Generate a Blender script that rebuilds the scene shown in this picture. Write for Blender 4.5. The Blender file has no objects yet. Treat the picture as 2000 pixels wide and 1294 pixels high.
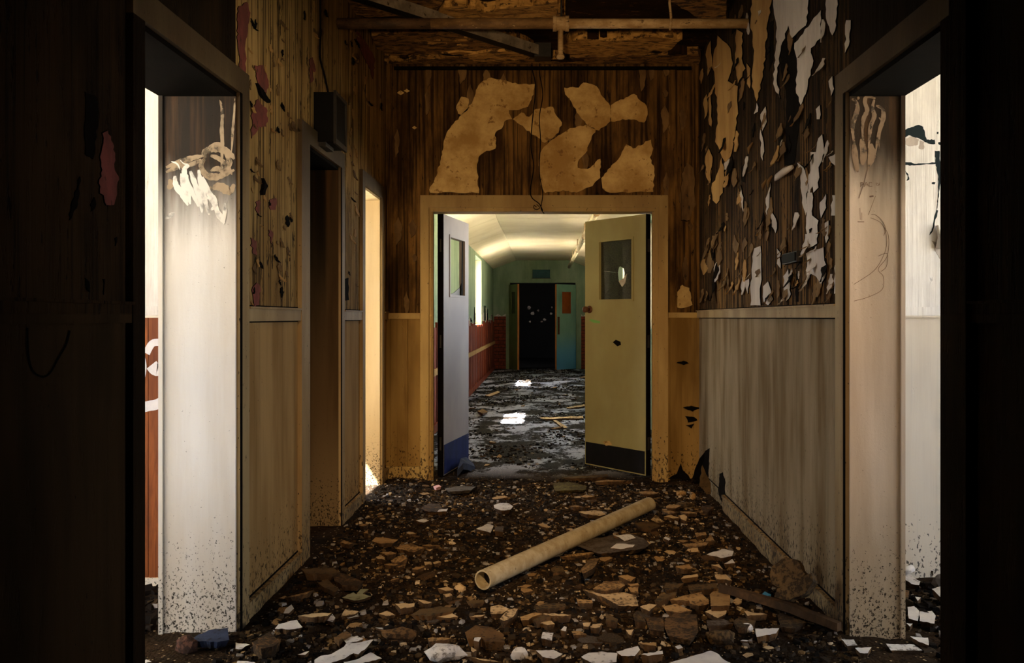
import bpy, bmesh, math, random
from mathutils import Vector, noise as mnoise
random.seed(7)
sc = bpy.context.scene
C = sc.collection
# ------------------------------------------------------------------ camera, sky, sun, exposure
F = 1750.0; VX, VY, EYE = 1060.0, 620.0, 1.25
cam = bpy.data.cameras.new('camera'); camo = bpy.data.objects.new('camera', cam); C.objects.link(camo)
cam.sensor_fit = 'HORIZONTAL'; cam.sensor_width = 36; cam.lens = 36 * F / 2000
cam.shift_x = -(VX - 1000) / 2000; cam.shift_y = -(647 - VY) / 2000
cam.clip_start = 0.05; cam.clip_end = 300
camo.location = (0, 0, EYE); camo.rotation_euler = (math.pi / 2, 0, 0)
sc.camera = camo
vs = sc.view_settings
vs.view_transform = 'Standard'; vs.look = 'None'; vs.gamma = 1; vs.use_curve_mapping = False
vs.exposure = 1.35
SKY, SUN, FILL = 13.0, 62.0, (340.0, 400.0)
w = bpy.data.worlds.new('sky'); sc.world = w; w.use_nodes = True
nt = w.node_tree; bg = nt.nodes['Background']
sk = nt.nodes.new('ShaderNodeTexSky'); sk.sky_type = 'HOSEK_WILKIE'; sk.turbidity = 6; sk.ground_albedo = 0.4
sk.sun_direction = Vector((-0.53, -0.1, 0.84)).normalized()
hs = nt.nodes.new('ShaderNodeHueSaturation'); hs.inputs['Saturation'].default_value = 0.30
nt.links.new(sk.outputs[0], hs.inputs['Color']); nt.links.new(hs.outputs[0], bg.inputs['Color'])
bg.inputs['Strength'].default_value = SKY
sun = bpy.data.lights.new('sun', 'SUN'); suno = bpy.data.objects.new('sun', sun); C.objects.link(suno)
sun.energy = SUN; sun.angle = 0.009; sun.color = (1, .95, .86)
suno.rotation_euler = Vector((0.62, 0.12, -1)).to_track_quat('-Z', 'Y').to_euler()
def portal(loc, rot, sx, sy):
    l = bpy.data.lights.new('window_portal', 'AREA'); o = bpy.data.objects.new('window_portal', l); C.objects.link(o)
    l.shape = 'RECTANGLE'; l.size = sx; l.size_y = sy; l.cycles.is_portal = True
    o.location = loc; o.rotation_euler = rot
# two unseen warm fill spots added behind the camera: a high one for floor and end wall, a low one for the ceiling
def lamp(e, loc, aim, deg, blend):
    sp = bpy.data.lights.new('warm_fill_spot', 'SPOT'); o = bpy.data.objects.new('warm_fill_spot', sp); C.objects.link(o)
    sp.energy = e; sp.color = (1, .66, .33); sp.spot_size = math.radians(deg); sp.spot_blend = blend; sp.shadow_soft_size = 0.10
    o.location = loc; o.rotation_euler = (Vector(aim) - Vector(loc)).to_track_quat('-Z', 'Y').to_euler()
lamp(FILL[0], (0.15, -.5, 3.08), (0.05, 5.3, .35), 36, 1.0)
lamp(FILL[1], (-0.3, -2.4, 0.7), (0.05, 6.3, 2.5), 27, 1.0)

# ------------------------------------------------------------------ helpers
def lin(c):
    f = lambda v: v / 12.92 if v <= .04045 else ((v + .055) / 1.055) ** 2.4
    return (f(c[0] / 255), f(c[1] / 255), f(c[2] / 255), 1)
class Mt:
    """small node builder"""
    def __init__(s, name, coord='pos'):
        s.m = bpy.data.materials.new(name); s.m.use_nodes = True; s.t = s.m.node_tree
        s.b = s.t.nodes['Principled BSDF']; s.b.inputs['Roughness'].default_value = .85
        s.b.inputs['Specular IOR Level'].default_value = .25
        if coord == 'pos': s.co = s.t.nodes.new('ShaderNodeNewGeometry').outputs['Position']
        else: s.co = s.t.nodes.new('ShaderNodeTexCoord').outputs['Object']
    def n(s, t): return s.t.nodes.new(t)
    def l(s, a, b): s.t.links.new(a, b)
    def put(s, inp, v):
        if isinstance(v, (int, float)): inp.default_value = v
        elif isinstance(v, tuple): inp.default_value = v
        else: s.l(v, inp)
    def map(s, scale, loc=(0, 0, 0)):
        m = s.n('ShaderNodeMapping'); s.l(s.co, m.inputs[0]); m.inputs['Scale'].default_value = scale; m.inputs['Location'].default_value = loc
        return m.outputs[0]
    def noise(s, scale=(1, 1, 1), detail=4, rough=.6, loc=(0, 0, 0), dist=0):
        k = s.n('ShaderNodeTexNoise'); k.inputs['Scale'].default_value = 1; k.inputs['Detail'].default_value = detail
        k.inputs['Roughness'].default_value = rough; k.inputs['Distortion'].default_value = dist
        s.l(s.map(scale, loc), k.inputs['Vector']); return k.outputs['Fac']
    def voro(s, scale=(1, 1, 1), feature='F1', out='Distance', loc=(0, 0, 0)):
        k = s.n('ShaderNodeTexVoronoi'); k.feature = feature; k.inputs['Scale'].default_value = 1
        s.l(s.map(scale, loc), k.inputs['Vector']); return k.outputs[out]
    def axis(s, i):
        k = s.n('ShaderNodeSeparateXYZ'); s.l(s.co, k.inputs[0]); return k.outputs[i]
    def math(s, op, a, b=0.0, clamp=False):
        k = s.n('ShaderNodeMath'); k.operation = op; k.use_clamp = clamp
        s.put(k.inputs[0], a); s.put(k.inputs[1], b); return k.outputs[0]
    def step(s, v, a, b, lo=0.0, hi=1.0):
        k = s.n('ShaderNodeMapRange'); k.interpolation_type = 'SMOOTHSTEP'
        s.put(k.inputs['Value'], v)
        k.inputs['From Min'].default_value = a; k.inputs['From Max'].default_value = b
        k.inputs['To Min'].default_value = lo; k.inputs['To Max'].default_value = hi; return k.outputs[0]
    def ramp(s, f, stops):
        k = s.n('ShaderNodeValToRGB'); s.l(f, k.inputs[0]); e = k.color_ramp.elements
        while len(e) < len(stops): e.new(.5)
        for q, (p, c) in zip(e, stops): q.position = p; q.color = c
        return k.outputs[0]
    def mix(s, f, a, b):
        k = s.n('ShaderNodeMix'); k.data_type = 'RGBA'; s.put(k.inputs[0], f); s.put(k.inputs[6], a); s.put(k.inputs[7], b); return k.outputs[2]
    def bump(s, h, st=.4, d=.01):
        k = s.n('ShaderNodeBump'); k.inputs['Strength'].default_value = st; k.inputs['Distance'].default_value = d
        s.l(h, k.inputs['Height']); s.l(k.outputs[0], s.b.inputs['Normal'])
    def col(s, c): s.put(s.b.inputs['Base Color'], c); return s
    def rough(s, r): s.put(s.b.inputs['Roughness'], r); return s

class MB:
    def __init__(s): s.v = []; s.f = []; s.mi = []
    def add(s, v, f, mi=0):
        k = len(s.v); s.v += [tuple(p) for p in v]; s.f += [tuple(k + i for i in q) for q in f]; s.mi += [mi] * len(f); return s
    def box(s, a, b, mi=0):
        (x0, y0, z0), (x1, y1, z1) = a, b
        x0, x1 = sorted((x0, x1)); y0, y1 = sorted((y0, y1)); z0, z1 = sorted((z0, z1))
        return s.add([(x0, y0, z0), (x1, y0, z0), (x1, y1, z0), (x0, y1, z0), (x0, y0, z1), (x1, y0, z1), (x1, y1, z1), (x0, y1, z1)],
                     [(0, 3, 2, 1), (4, 5, 6, 7), (0, 1, 5, 4), (1, 2, 6, 5), (2, 3, 7, 6), (3, 0, 4, 7)], mi)
    def prism(s, top, off, mi=0, side=None, grow=1.0):
        """polygon TOP (3d points) thickened by vector OFF"""
        n = len(top); c = sum((Vector(p) for p in top), Vector()) / n; off = Vector(off)
        bot = [c + (Vector(p) - c) * grow + off for p in top]
        k = len(s.v); s.v += [tuple(p) for p in top] + [tuple(p) for p in bot]
        nv = Vector((0, 0, 0))
        for i in range(n): nv += Vector(top[i]).cross(Vector(top[(i + 1) % n]))
        fl = nv.dot(off) > 0
        t = list(range(k, k + n)); b = list(range(k + n, k + 2 * n))
        fs = [t, b[::-1]] + [[t[i], b[i], b[(i + 1) % n], t[(i + 1) % n]] for i in range(n)]
        if fl: fs = [q[::-1] for q in fs]
        s.f += [tuple(q) for q in fs]; s.mi += [mi, mi if side is None else side] + [mi if side is None else side] * n
        return s
    def tube(s, pts, r, seg=10, mi=0, caps=True):
        pts = [Vector(p) for p in pts]; rs = r if isinstance(r, (list, tuple)) else [r] * len(pts)
        k = len(s.v); u = None
        for i, p in enumerate(pts):
            d = (pts[min(i + 1, len(pts) - 1)] - pts[max(i - 1, 0)]).normalized()
            if u is None: u = d.orthogonal().normalized()
            u = (u - d * u.dot(d)).normalized(); w_ = d.cross(u)
            for j in range(seg):
                a = 2 * math.pi * j / seg; s.v.append(tuple(p + (u * math.cos(a) + w_ * math.sin(a)) * rs[i]))
        for i in range(len(pts) - 1):
            for j in range(seg):
                a, b = k + i * seg + j, k + i * seg + (j + 1) % seg
                s.f.append((a, b, b + seg, a + seg)); s.mi.append(mi)
        if caps:
            s.f.append(tuple(range(k + seg - 1, k - 1, -1))); s.mi.append(mi)
            e = k + (len(pts) - 1) * seg; s.f.append(tuple(range(e, e + seg))); s.mi.append(mi)
        return s
    def mesh(s, name):
        m = bpy.data.meshes.new(name); m.from_pydata(s.v, [], s.f); m.update()
        return m
    def build(s, name, mats, parent=None, smooth=False, origin=None):
        if not isinstance(mats, (list, tuple)): mats = [mats]
        if origin is not None:
            o_ = Vector(origin); s.v = [tuple(Vector(p) - o_) for p in s.v]
        m = s.mesh(name)
        for q in mats: m.materials.append(q)
        m.polygons.foreach_set('material_index', s.mi)
        if smooth: m.polygons.foreach_set('use_smooth', [True] * len(m.polygons))
        o = bpy.data.objects.new(name, m); C.objects.link(o)
        if origin is not None: o.location = origin
        if parent: o.parent = parent; 
        if parent and origin is not None: o.location = Vector(origin) - parent.location
        return o
def tag(o, label, cat, group=None, kind=None):
    if label: o['label'] = label
    if cat: o['category'] = cat
    if group: o['group'] = group
    if kind: o['kind'] = kind
    return o
def struct(o, label): o['kind'] = 'structure'; o['label'] = label; return o
def empty(name, loc=(0, 0, 0), rz=0):
    o = bpy.data.objects.new(name, None); C.objects.link(o); o.location = loc; o.rotation_euler = (0, 0, rz); o.empty_display_size = .05; return o
def ray(px, py): return Vector(((px - VX) / F, 1, (VY - py) / F))
EYEV = Vector((0, 0, EYE))
def on_plane(px, py, p0, n):
    d = ray(px, py); return EYEV + d * ((Vector(p0) - EYEV).dot(n) / d.dot(n))
def on_floor(px, py, h=0): return on_plane(px, py, (0, 0, h), Vector((0, 0, 1)))
def on_x(px, py, x): return on_plane(px, py, (x, 0, 0), Vector((1, 0, 0)))
def on_y(px, py, y): return on_plane(px, py, (0, y, 0), Vector((0, 1, 0)))
def crop(pts, ox, oy, sc_): return [(ox + x / sc_, oy + y / sc_) for x, y in pts]
def jag(pts, step=9, amp=2.2, rnd=random):
    """roughen a pixel polygon's edges"""
    out = []
    for i, a in enumerate(pts):
        b = pts[(i + 1) % len(pts)]; L = math.hypot(b[0] - a[0], b[1] - a[1]); k = max(1, min(7, int(L / step)))
        nx, ny = (-(b[1] - a[1]) / max(L, 1e-6), (b[0] - a[0]) / max(L, 1e-6))
        for j in range(k):
            t = j / k; q = 0 if j == 0 else rnd.uniform(-amp, amp)
            out.append((a[0] + (b[0] - a[0]) * t + nx * q, a[1] + (b[1] - a[1]) * t + ny * q))
    return out

# ------------------------------------------------------------------ materials
def wall_paint(name, up_a, up_b, up_dark, low_a, low_b, split=1.26, dark=.5, fleck=.62, soot=(1.7, 3.3, .75), streak=.55, lowfleck=.70, soft=.13):
    m = Mt(name); z = m.axis(2)
    n1 = m.noise((4.0, 4.0, 1.1), 6, .65); n2 = m.noise((46, 46, 1.0), 5, .65); n3 = m.noise((26, 26, 6.5), 4, .7); n4 = m.noise((5, 5, .9), 3, .6, (3, 7, 1))
    up = m.mix(m.step(n1, .35, .65), up_a, up_b)
    up = m.mix(m.math('MULTIPLY', m.step(n2, dark, dark + soft), streak), up, up_dark)
    up = m.mix(m.math('MULTIPLY', m.step(n3, fleck, fleck + .03), .9), up, lin((20, 13, 8)))
    low = m.mix(m.step(n4, .35, .68), low_a, low_b)
    low = m.mix(m.math('MULTIPLY', m.step(n2, .52, .75), .28), low, up_dark)
    wet = m.step(z, .05, .55, 1, 0)
    n5 = m.noise((70, 70, 40), 3, .65, (2, 1, 4))
    lowspk = m.step(m.math('ADD', n5, m.math('MULTIPLY', wet, .16)), lowfleck, lowfleck + .04)
    low = m.mix(m.math('MULTIPLY', lowspk, .85), low, lin((28, 20, 12)))
    so = m.math('MULTIPLY', m.step(m.math('ADD', z, m.math('MULTIPLY', m.math('SUBTRACT', n4, .5), 1.3)), soot[0], soot[1]), soot[2])
    up = m.mix(so, up, lin((16, 10, 6)))
    m.col(m.mix(m.step(z, split - .004, split + .004), low, up))
    h = m.math('ADD', m.math('MULTIPLY', n2, .7), m.math('MULTIPLY', m.step(n3, fleck - .06, fleck + .02), -.8))
    h = m.math('MULTIPLY', h, m.step(z, split - .004, split + .004, .25, 1))
    m.bump(h, .55, .012); m.rough(.8); return m.m
M = {}
M['left'] = wall_paint('left_wall_paint', lin((176, 144, 90)), lin((140, 110, 64)), lin((60, 42, 22)), lin((180, 146, 96)), lin((152, 118, 72)), dark=.47, soot=(2.4, 3.8, .5), fleck=.61, streak=.85)
M['right'] = wall_paint('right_wall_paint', lin((128, 96, 56)), lin((70, 48, 27)), lin((22, 14, 8)), lin((144, 126, 100)), lin((108, 88, 60)), dark=.42, streak=.9, fleck=.58, soot=(1.3, 2.6, .75))
M['end'] = wall_paint('end_wall_paint', lin((136, 100, 52)), lin((62, 41, 20)), lin((30, 18, 8)), lin((160, 128, 74)), lin((124, 94, 48)), dark=.43, soft=.2, streak=.85, fleck=.66, soot=(2.0, 3.6, .5), lowfleck=.72)
M['near'] = wall_paint('near_wall_shade_paint', lin((48, 32, 17)), lin((26, 17, 9)), lin((12, 7, 4)), lin((46, 32, 18)), lin((32, 22, 12)), soot=(1.5, 2.6, .85))  # gloom of the near walls painted in as darker wall colours
M['room'] = wall_paint('white_room_paint', lin((240, 237, 233)), lin((206, 202, 198)), lin((190, 184, 176)), lin((226, 216, 200)), lin((214, 202, 184)), dark=.56, streak=.3, fleck=.72, soot=(4, 6, .1), lowfleck=.74)
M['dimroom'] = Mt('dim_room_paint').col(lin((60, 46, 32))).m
M['near_left_shade'] = wall_paint('near_left_wall_shade_paint', lin((66, 46, 26)), lin((38, 26, 14)), lin((16, 10, 5)), lin((70, 50, 30)), lin((50, 36, 20)), soot=(1.5, 2.6, .85))  # left near wall: painted gloom, a little lighter
def trim_mat(name, a, b, dirt, k=.66, top=.88):
    m = Mt(name); n1 = m.noise((4, 4, .8), 4); n2 = m.noise((60, 60, 34), 3, .65); z = m.axis(2)
    c = m.mix(m.step(n1, .35, .65), a, b)
    wet = m.math('MULTIPLY', m.step(z, 0, .5, 1, 0), .15)
    c = m.mix(m.math('MULTIPLY', m.step(m.math('ADD', n2, wet), k, k + .05), .9), c, dirt)
    so = m.step(m.math('ADD', z, m.math('MULTIPLY', n1, .5)), 1.7, 2.5, 0, top)
    m.col(m.mix(so, c, lin((40, 27, 15)))); m.bump(n2, .25, .004); m.rough(.6); return m.m
M['trim_left'] = trim_mat('left_trim_paint', lin((176, 150, 106)), lin((146, 118, 76)), lin((36, 25, 14)))
M['trim_end'] = trim_mat('end_trim_paint', lin((186, 156, 96)), lin((160, 128, 74)), lin((48, 32, 16)), top=.35)
M['trim_right'] = trim_mat('right_trim_paint', lin((160, 136, 98)), lin((128, 102, 66)), lin((30, 20, 12)))
def jamb_mat(name, a, b, soot0, soot1, sootcol):
    m = Mt(name); z = m.axis(2); n1 = m.noise((9, 9, .9), 5); n2 = m.noise((120, 120, 95), 3, .65); n3 = m.noise((30, 30, 1.2), 4, .6)
    c = m.mix(m.step(n1, .3, .7), a, b)
    wet = m.math('MULTIPLY', m.step(z, -.05, .62, 1, 0), .19)
    c = m.mix(m.step(z, .1, .8, .45, 0), c, lin((150, 128, 92)))
    c = m.mix(m.math('MULTIPLY', m.step(m.math('ADD', n2, wet), .70, .76), .92), c, lin((30, 22, 12)))
    zz = m.math('ADD', z, m.math('MULTIPLY', m.math('SUBTRACT', n1, .5), .35))
    so = m.step(zz, soot0, soot1, 0, .97)
    sc2 = m.mix(m.step(n3, .42, .72), sootcol, lin((74, 48, 24)))
    m.col(m.mix(so, c, sc2)); m.bump(n2, .2, .003); m.rough(.6); m.b.inputs['Specular IOR Level'].default_value = .05; return m.m
M['jamb1'] = jamb_mat('sooty_white_jamb', lin((232, 228, 222)), lin((218, 210, 198)), 1.47, 1.86, lin((26, 15, 7)))
M['jamb2'] = jamb_mat('dim_brown_jamb', lin((98, 76, 48)), lin((76, 56, 34)), 1.2, 2.4, lin((40, 28, 16)))
M['jamb3'] = jamb_mat('cream_jamb', lin((238, 220, 180)), lin((226, 204, 160)), 2.2, 3.2, lin((80, 60, 30)))
M['jamb4'] = jamb_mat('sooty_cream_jamb', lin((206, 186, 164)), lin((184, 162, 138)), 1.66, 1.98, lin((40, 28, 18)))
def simple(name, a, b, scale=(8, 8, 8), rough=.8, dirt=None, k=.62, bump=.3, coord='pos', spec=.25, dist=.006, warp=0):
    m = Mt(name, coord); n1 = m.noise(scale, 6, .68, (0, 0, 0), warp); c = m.mix(m.step(n1, .35, .65), a, b)
    if dirt:
        n2 = m.noise(tuple(q * 3.3 for q in scale), 5, .7, (5, 2, 8)); c = m.mix(m.math('MULTIPLY', m.step(n2, k, k + .06), .9), c, dirt)
    m.col(c); m.bump(n1, bump, dist); m.rough(rough); m.b.inputs['Specular IOR Level'].default_value = spec; return m.m
M['plaster_end'] = simple('bare_tan_plaster', lin((204, 172, 112)), lin((158, 122, 66)), (3.5, 3.5, 3.5), .85, lin((120, 86, 42)), .58)
M['flake_tan'] = simple('tan_flake', lin((176, 138, 82)), lin((150, 112, 62)), (6, 6, 2), .8, lin((90, 62, 30)), .68)
M['flake_pale'] = simple('pale_flake', lin((196, 186, 176)), lin((172, 160, 150)), (6, 6, 2), .75, lin((100, 84, 66)), .7)
M['flake_pink'] = simple('pink_flake', lin((124, 62, 56)), lin((94, 48, 40)), (9, 9, 5), .8, lin((60, 36, 24)), .6)
M['flake_brown'] = simple('brown_flake', lin((120, 92, 54)), lin((84, 60, 32)), (9, 9, 3), .8, lin((30, 20, 10)), .62)
M['char'] = simple('charred_black', lin((16, 11, 8)), lin((8, 6, 4)), (10, 10, 3), .95)
M['ceil'] = simple('charred_ceiling', lin((44, 28, 14)), lin((22, 14, 8)), (3, 7, 7), .9, lin((96, 66, 30)), .60)
M['ceil_tan'] = simple('ceiling_plaster', lin((150, 112, 58)), lin((92, 62, 30)), (4, 9, 8), .85, lin((34, 21, 10)), .50, warp=1.6)
M['ceil_tan2'] = simple('ceiling_plaster_light', lin((196, 152, 84)), lin((126, 90, 42)), (4, 10, 9), .85, lin((50, 32, 14)), .53, warp=1.6)
def soil_mat():
    m = Mt('dark_soil'); y = m.axis(1); x = m.axis(0)
    n1 = m.noise((2.2, 2.2, 2), 5); n2 = m.noise((34, 34, 34), 5, .75); v = m.voro((70, 70, 70)); vc = m.voro((70, 70, 70), out='Color')
    c = m.mix(m.step(n1, .38, .64), lin((34, 26, 18)), lin((58, 43, 28)))
    c = m.mix(m.step(n2, .5, .7), c, lin((20, 15, 11)))
    s = m.n('ShaderNodeSeparateColor'); m.l(vc, s.inputs[0])
    spk = m.math('MULTIPLY', m.step(s.outputs[0], .86, .9), m.step(v, .25, .4, 1, 0))
    c = m.mix(spk, c, lin((170, 150, 120)))
    # corridor beyond: bare grey concrete showing through black grit
    g1 = m.noise((2.0, 1.5, 1), 7, .72, (4, 2, 0)); g2 = m.noise((26, 26, 26), 5, .75)
    gg = m.math('ADD', g1, m.math('MULTIPLY', m.math('SUBTRACT', g2, .5), .35))
    con = m.mix(n2, lin((186, 190, 208)), lin((150, 154, 170)))
    gr = m.mix(m.step(g2, .45, .7), lin((20, 18, 18)), lin((58, 48, 36)))
    cc = m.mix(m.step(gg, .50, .55), gr, con); cc = m.mix(m.step(y, 21.7, 22.0), cc, lin((16, 14, 13)))  # floor past the far doors blackened to paint the unlit room
    m.col(m.mix(m.step(y, 6.9, 7.6), c, cc))
    m.bump(m.math('ADD', m.math('MULTIPLY', n2, .8), m.math('MULTIPLY', v, -.5)), .9, .02)
    m.rough(m.math('ADD', m.math('MULTIPLY', m.step(y, 6.9, 7.6), -.3), .9)); return m.m
M['soil'] = soil_mat()
def shard_mat(name, a, b, dirt, k=.58, bump=.4):
    m = Mt(name, 'obj'); n1 = m.noise((9, 9, 9), 4); n2 = m.noise((48, 48, 48), 5, .7)
    oi = m.n('ShaderNodeObjectInfo').outputs['Random']
    c = m.mix(m.step(n1, .3, .7), a, b)
    kk = m.math('ADD', n2, m.math('MULTIPLY', m.math('SUBTRACT', oi, .5), .16))
    kk = m.math('ADD', kk, m.math('MULTIPLY', m.math('SUBTRACT', n1, .5), .3))
    c = m.mix(m.math('MULTIPLY', m.step(kk, k - .08, k + .04), .85), c, dirt)
    m.col(c); m.bump(n2, bump, .006); m.rough(.85); return m.m
DIRT = lin((54, 38, 22))
M['cream'] = shard_mat('cream_plaster', lin((206, 178, 138)), lin((180, 150, 108)), DIRT, .6)
M['white'] = shard_mat('white_plaster', lin((226, 222, 218)), lin((200, 196, 196)), lin((104, 96, 90)), .64)
M['tan'] = shard_mat('tan_plaster', lin((178, 142, 94)), lin((146, 110, 66)), DIRT, .56)
M['brown'] = shard_mat('brown_board', lin((98, 76, 46)), lin((70, 53, 31)), lin((34, 25, 15)), .55, .8)
M['rust'] = shard_mat('rusty_fibre', lin((116, 84, 48)), lin((84, 60, 34)), lin((40, 29, 17)), .53, 1.0)
M['edge'] = shard_mat('broken_edge', lin((104, 76, 46)), lin((66, 47, 27)), DIRT, .56, .8)
M['grey'] = shard_mat('grey_board', lin((96, 86, 78)), lin((70, 62, 54)), DIRT, .56)
M['bluewhite'] = shard_mat('dusty_blue_plastic', lin((54, 64, 92)), lin((40, 48, 70)), lin((24, 26, 34)), .6)
M['blue'] = shard_mat('bright_blue_plastic', lin((60, 140, 200)), lin((90, 170, 220)), lin((40, 80, 120)), .7)
M['green'] = shard_mat('pale_green_paper', lin((168, 168, 140)), lin((140, 142, 112)), DIRT, .62)
M['olive'] = shard_mat('olive_sheet', lin((112, 100, 54)), lin((84, 74, 38)), DIRT, .55)
M['pink'] = shard_mat('pink_plastic', lin((226, 176, 176)), lin((200, 150, 150)), DIRT, .7)
M['redrock'] = shard_mat('reddish_rock', lin((104, 68, 52)), lin((76, 50, 38)), lin((46, 30, 22)), .55, 1.0)
def wood_mat(name, a, b, axis_scale, rough=.6, coord='pos'):
    m = Mt(name, coord); n = m.noise(axis_scale, 5, .65, dist=1.2); n2 = m.noise(tuple(q * .3 for q in axis_scale), 3)
    c = m.ramp(n, [(.3, b), (.62, a)]); c = m.mix(m.step(n2, .3, .75), c, b); m.col(c); m.rough(rough); m.bump(n, .2, .003); return m.m
M['plank'] = wood_mat('varnished_plank', lin((178, 100, 40)), lin((104, 50, 16)), (26, 26, 2.2))
M['redwood'] = wood_mat('red_brown_lath', lin((150, 64, 30)), lin((86, 32, 14)), (18, 18, 1.5), .7)
M['stickwood'] = wood_mat('stick_wood', lin((92, 66, 40)), lin((54, 38, 22)), (20, 20, 20), .8)
M['rawwood'] = wood_mat('raw_orange_wood', lin((206, 134, 66)), lin((166, 98, 44)), (18, 18, 1.5), .7)
M['green_wall'] = wall_paint('green_corridor_paint', lin((140, 156, 124)), lin((120, 138, 106)), lin((84, 100, 76)), lin((140, 156, 124)), lin((120, 138, 106)), split=0, dark=.56, streak=.25, fleck=.75, soot=(5, 6, 0), lowfleck=.8)
M['white_ceil'] = simple('cream_ceiling_paint', lin((228, 212, 176)), lin((216, 198, 160)), (2, 2, 2), .7, bump=.1)
M['brick'] = simple('red_brick', lin((134, 60, 34)), lin((100, 42, 24)), (14, 14, 14), .9, lin((60, 30, 20)), .62)
M['mortar'] = simple('mortar', lin((70, 40, 28)), lin((54, 32, 22)), (20, 20, 20), .95)
M['pale_ragged'] = simple('ragged_pale_plaster', lin((206, 200, 186)), lin((176, 166, 146)), (20, 20, 20), .85)
def door_mat(name, a, b, dirt, k=.72, low=None, lowz=.6):
    m = Mt(name); n1 = m.noise((2.2, 2.2, 1.4), 4); n2 = m.noise((40, 40, 26), 4, .7); c = m.mix(m.step(n1, .3, .7), a, b)
    if low: c = m.mix(m.step(m.axis(2), .2, lowz, 1, 0), c, low)
    c = m.mix(m.math('MULTIPLY', m.step(n2, k, k + .03), .85), c, dirt); m.col(c); m.rough(.5); m.bump(n2, .1, .003); return m.m
M['door_olive'] = door_mat('olive_cream_door', lin((168, 160, 108)), lin((152, 140, 90)), lin((70, 54, 26)))
M['door_white'] = door_mat('pale_lilac_door', lin((168, 162, 164)), lin((150, 144, 148)), lin((110, 100, 96)))
M['door_green'] = door_mat('green_blue_door', lin((150, 186, 160)), lin((128, 168, 146)), lin((60, 74, 60)), low=lin((104, 172, 216)), lowz=1.0)
M['door_dullgreen'] = door_mat('dull_green_door', lin((138, 152, 98)), lin((116, 132, 82)), lin((50, 56, 36)))
M['kick_blue'] = simple('blue_kick_plate', lin((38, 50, 110)), lin((28, 38, 86)), (12, 12, 6), .45)
M['kick_black'] = simple('black_kick_plate', lin((20, 17, 16)), lin((12, 10, 10)), (12, 12, 6), .5)
M['metal_dark'] = simple('dark_metal', lin((34, 30, 27)), lin((22, 19, 17)), (14, 14, 14), .5)
M['black'] = simple('black_plastic', lin((15, 13, 12)), lin((10, 9, 8)), (20, 20, 20), .6, bump=.1)
M['pipe_dark'] = simple('rusted_dark_pipe', lin((82, 60, 40)), lin((50, 36, 24)), (10, 20, 20), .7, lin((24, 16, 10)), .58)
M['pipe_pale'] = simple('flaking_pale_pipe', lin((190, 162, 120)), lin((150, 120, 80)), (9, 20, 20), .7, lin((66, 46, 26)), .6)
M['pipe_mottled'] = simple('mottled_pipe', lin((128, 98, 62)), lin((92, 68, 42)), (9, 20, 20), .7, lin((190, 164, 120)), .62)
M['pipe_white'] = simple('cream_pipe', lin((216, 200, 160)), lin((190, 168, 124)), (9, 6, 20), .6)
M['tube'] = simple('dusty_cream_tube', lin((190, 176, 146)), lin((164, 146, 112)), (14, 14, 14), .7, lin((96, 78, 52)), .62, coord='obj')
M['steel'] = simple('grey_steel', lin((136, 124, 108)), lin((100, 90, 78)), (9, 9, 9), .5, lin((50, 38, 26)), .6)
M['wire'] = Mt('black_wire').col(lin((18, 13, 10))).m
M['teal'] = simple('teal_sign', lin((24, 76, 78)), lin((18, 62, 66)), (6, 6, 6), .5, bump=.05)
M['orange_board'] = simple('orange_board', lin((170, 84, 28)), lin((150, 70, 22)), (6, 6, 6), .7)
M['dull_board'] = simple('dull_pane_board', lin((86, 92, 50)), lin((70, 76, 40)), (6, 6, 6), .6)
M['brass'] = simple('tarnished_brass', lin((110, 70, 44)), lin((80, 50, 30)), (30, 30, 30), .4); 
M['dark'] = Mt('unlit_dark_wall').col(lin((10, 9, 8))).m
M['spray'] = simple('white_spray_paint', lin((236, 232, 232)), lin((222, 218, 220)), (20, 20, 20), .8)
M['ground'] = simple('pale_concrete_yard', lin((186, 178, 160)), lin((164, 156, 138)), (1, 1, 1), .9)
M['ink'] = Mt('dark_scratch').col(lin((112, 88, 70))).m
M['green_mark'] = Mt('green_smudge').col(lin((120, 176, 90))).m
M['crack'] = Mt('blue_black_hole').col(lin((18, 32, 36))).m
def smear(name, col, th=.42):
    m = Mt(name); n = m.noise((26, 26, 22), 3, .5); m.col(col); m.put(m.b.inputs['Alpha'], m.step(n, th - .12, th + .14, .25, 1)); m.rough(.8); return m.m
M['smear_white'] = smear('wiped_white', lin((232, 228, 220)), .36)
M['smear_tan'] = smear('wiped_tan', lin((172, 152, 126)), .42)
M['smear_dim'] = smear('wiped_dull_tan', lin((140, 114, 88)), .42)
def glass_mat():
    m = Mt('wired_dusty_glass'); b = m.b
    n = m.noise((30, 30, 30), 4); g = m.voro((46, 46, 46), 'DISTANCE_TO_EDGE')
    # wire netting cast into the glass
    w1 = m.n('ShaderNodeTexWave'); w1.inputs['Scale'].default_value = 14; w1.bands_direction = 'DIAGONAL'; m.l(m.co, w1.inputs[0])
    g = m.voro((58, 58, 58), 'DISTANCE_TO_EDGE')
    m.col(m.mix(m.step(g, .03, .09, 1, 0), m.mix(n, lin((72, 72, 52)), lin((50, 48, 32))), lin((30, 26, 18))))
    b.inputs['Alpha'].default_value = .9; m.rough(.35); return m.m
M['glass'] = glass_mat()
def rubble_mat():
    m = Mt('mixed_rubble'); r = m.n('ShaderNodeNewGeometry').outputs['Random Per Island']; n2 = m.noise((60, 60, 60), 4, .7)
    c = m.ramp(r, [(0, lin((28, 21, 14))), (.5, lin((50, 37, 23))), (.76, lin((88, 67, 41))), (.9, lin((140, 114, 78))), (.97, lin((204, 182, 150)))])
    m.col(m.mix(m.step(n2, .5, .62), c, lin((40, 28, 17)))); return m.m
M['rubble'] = rubble_mat()
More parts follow.
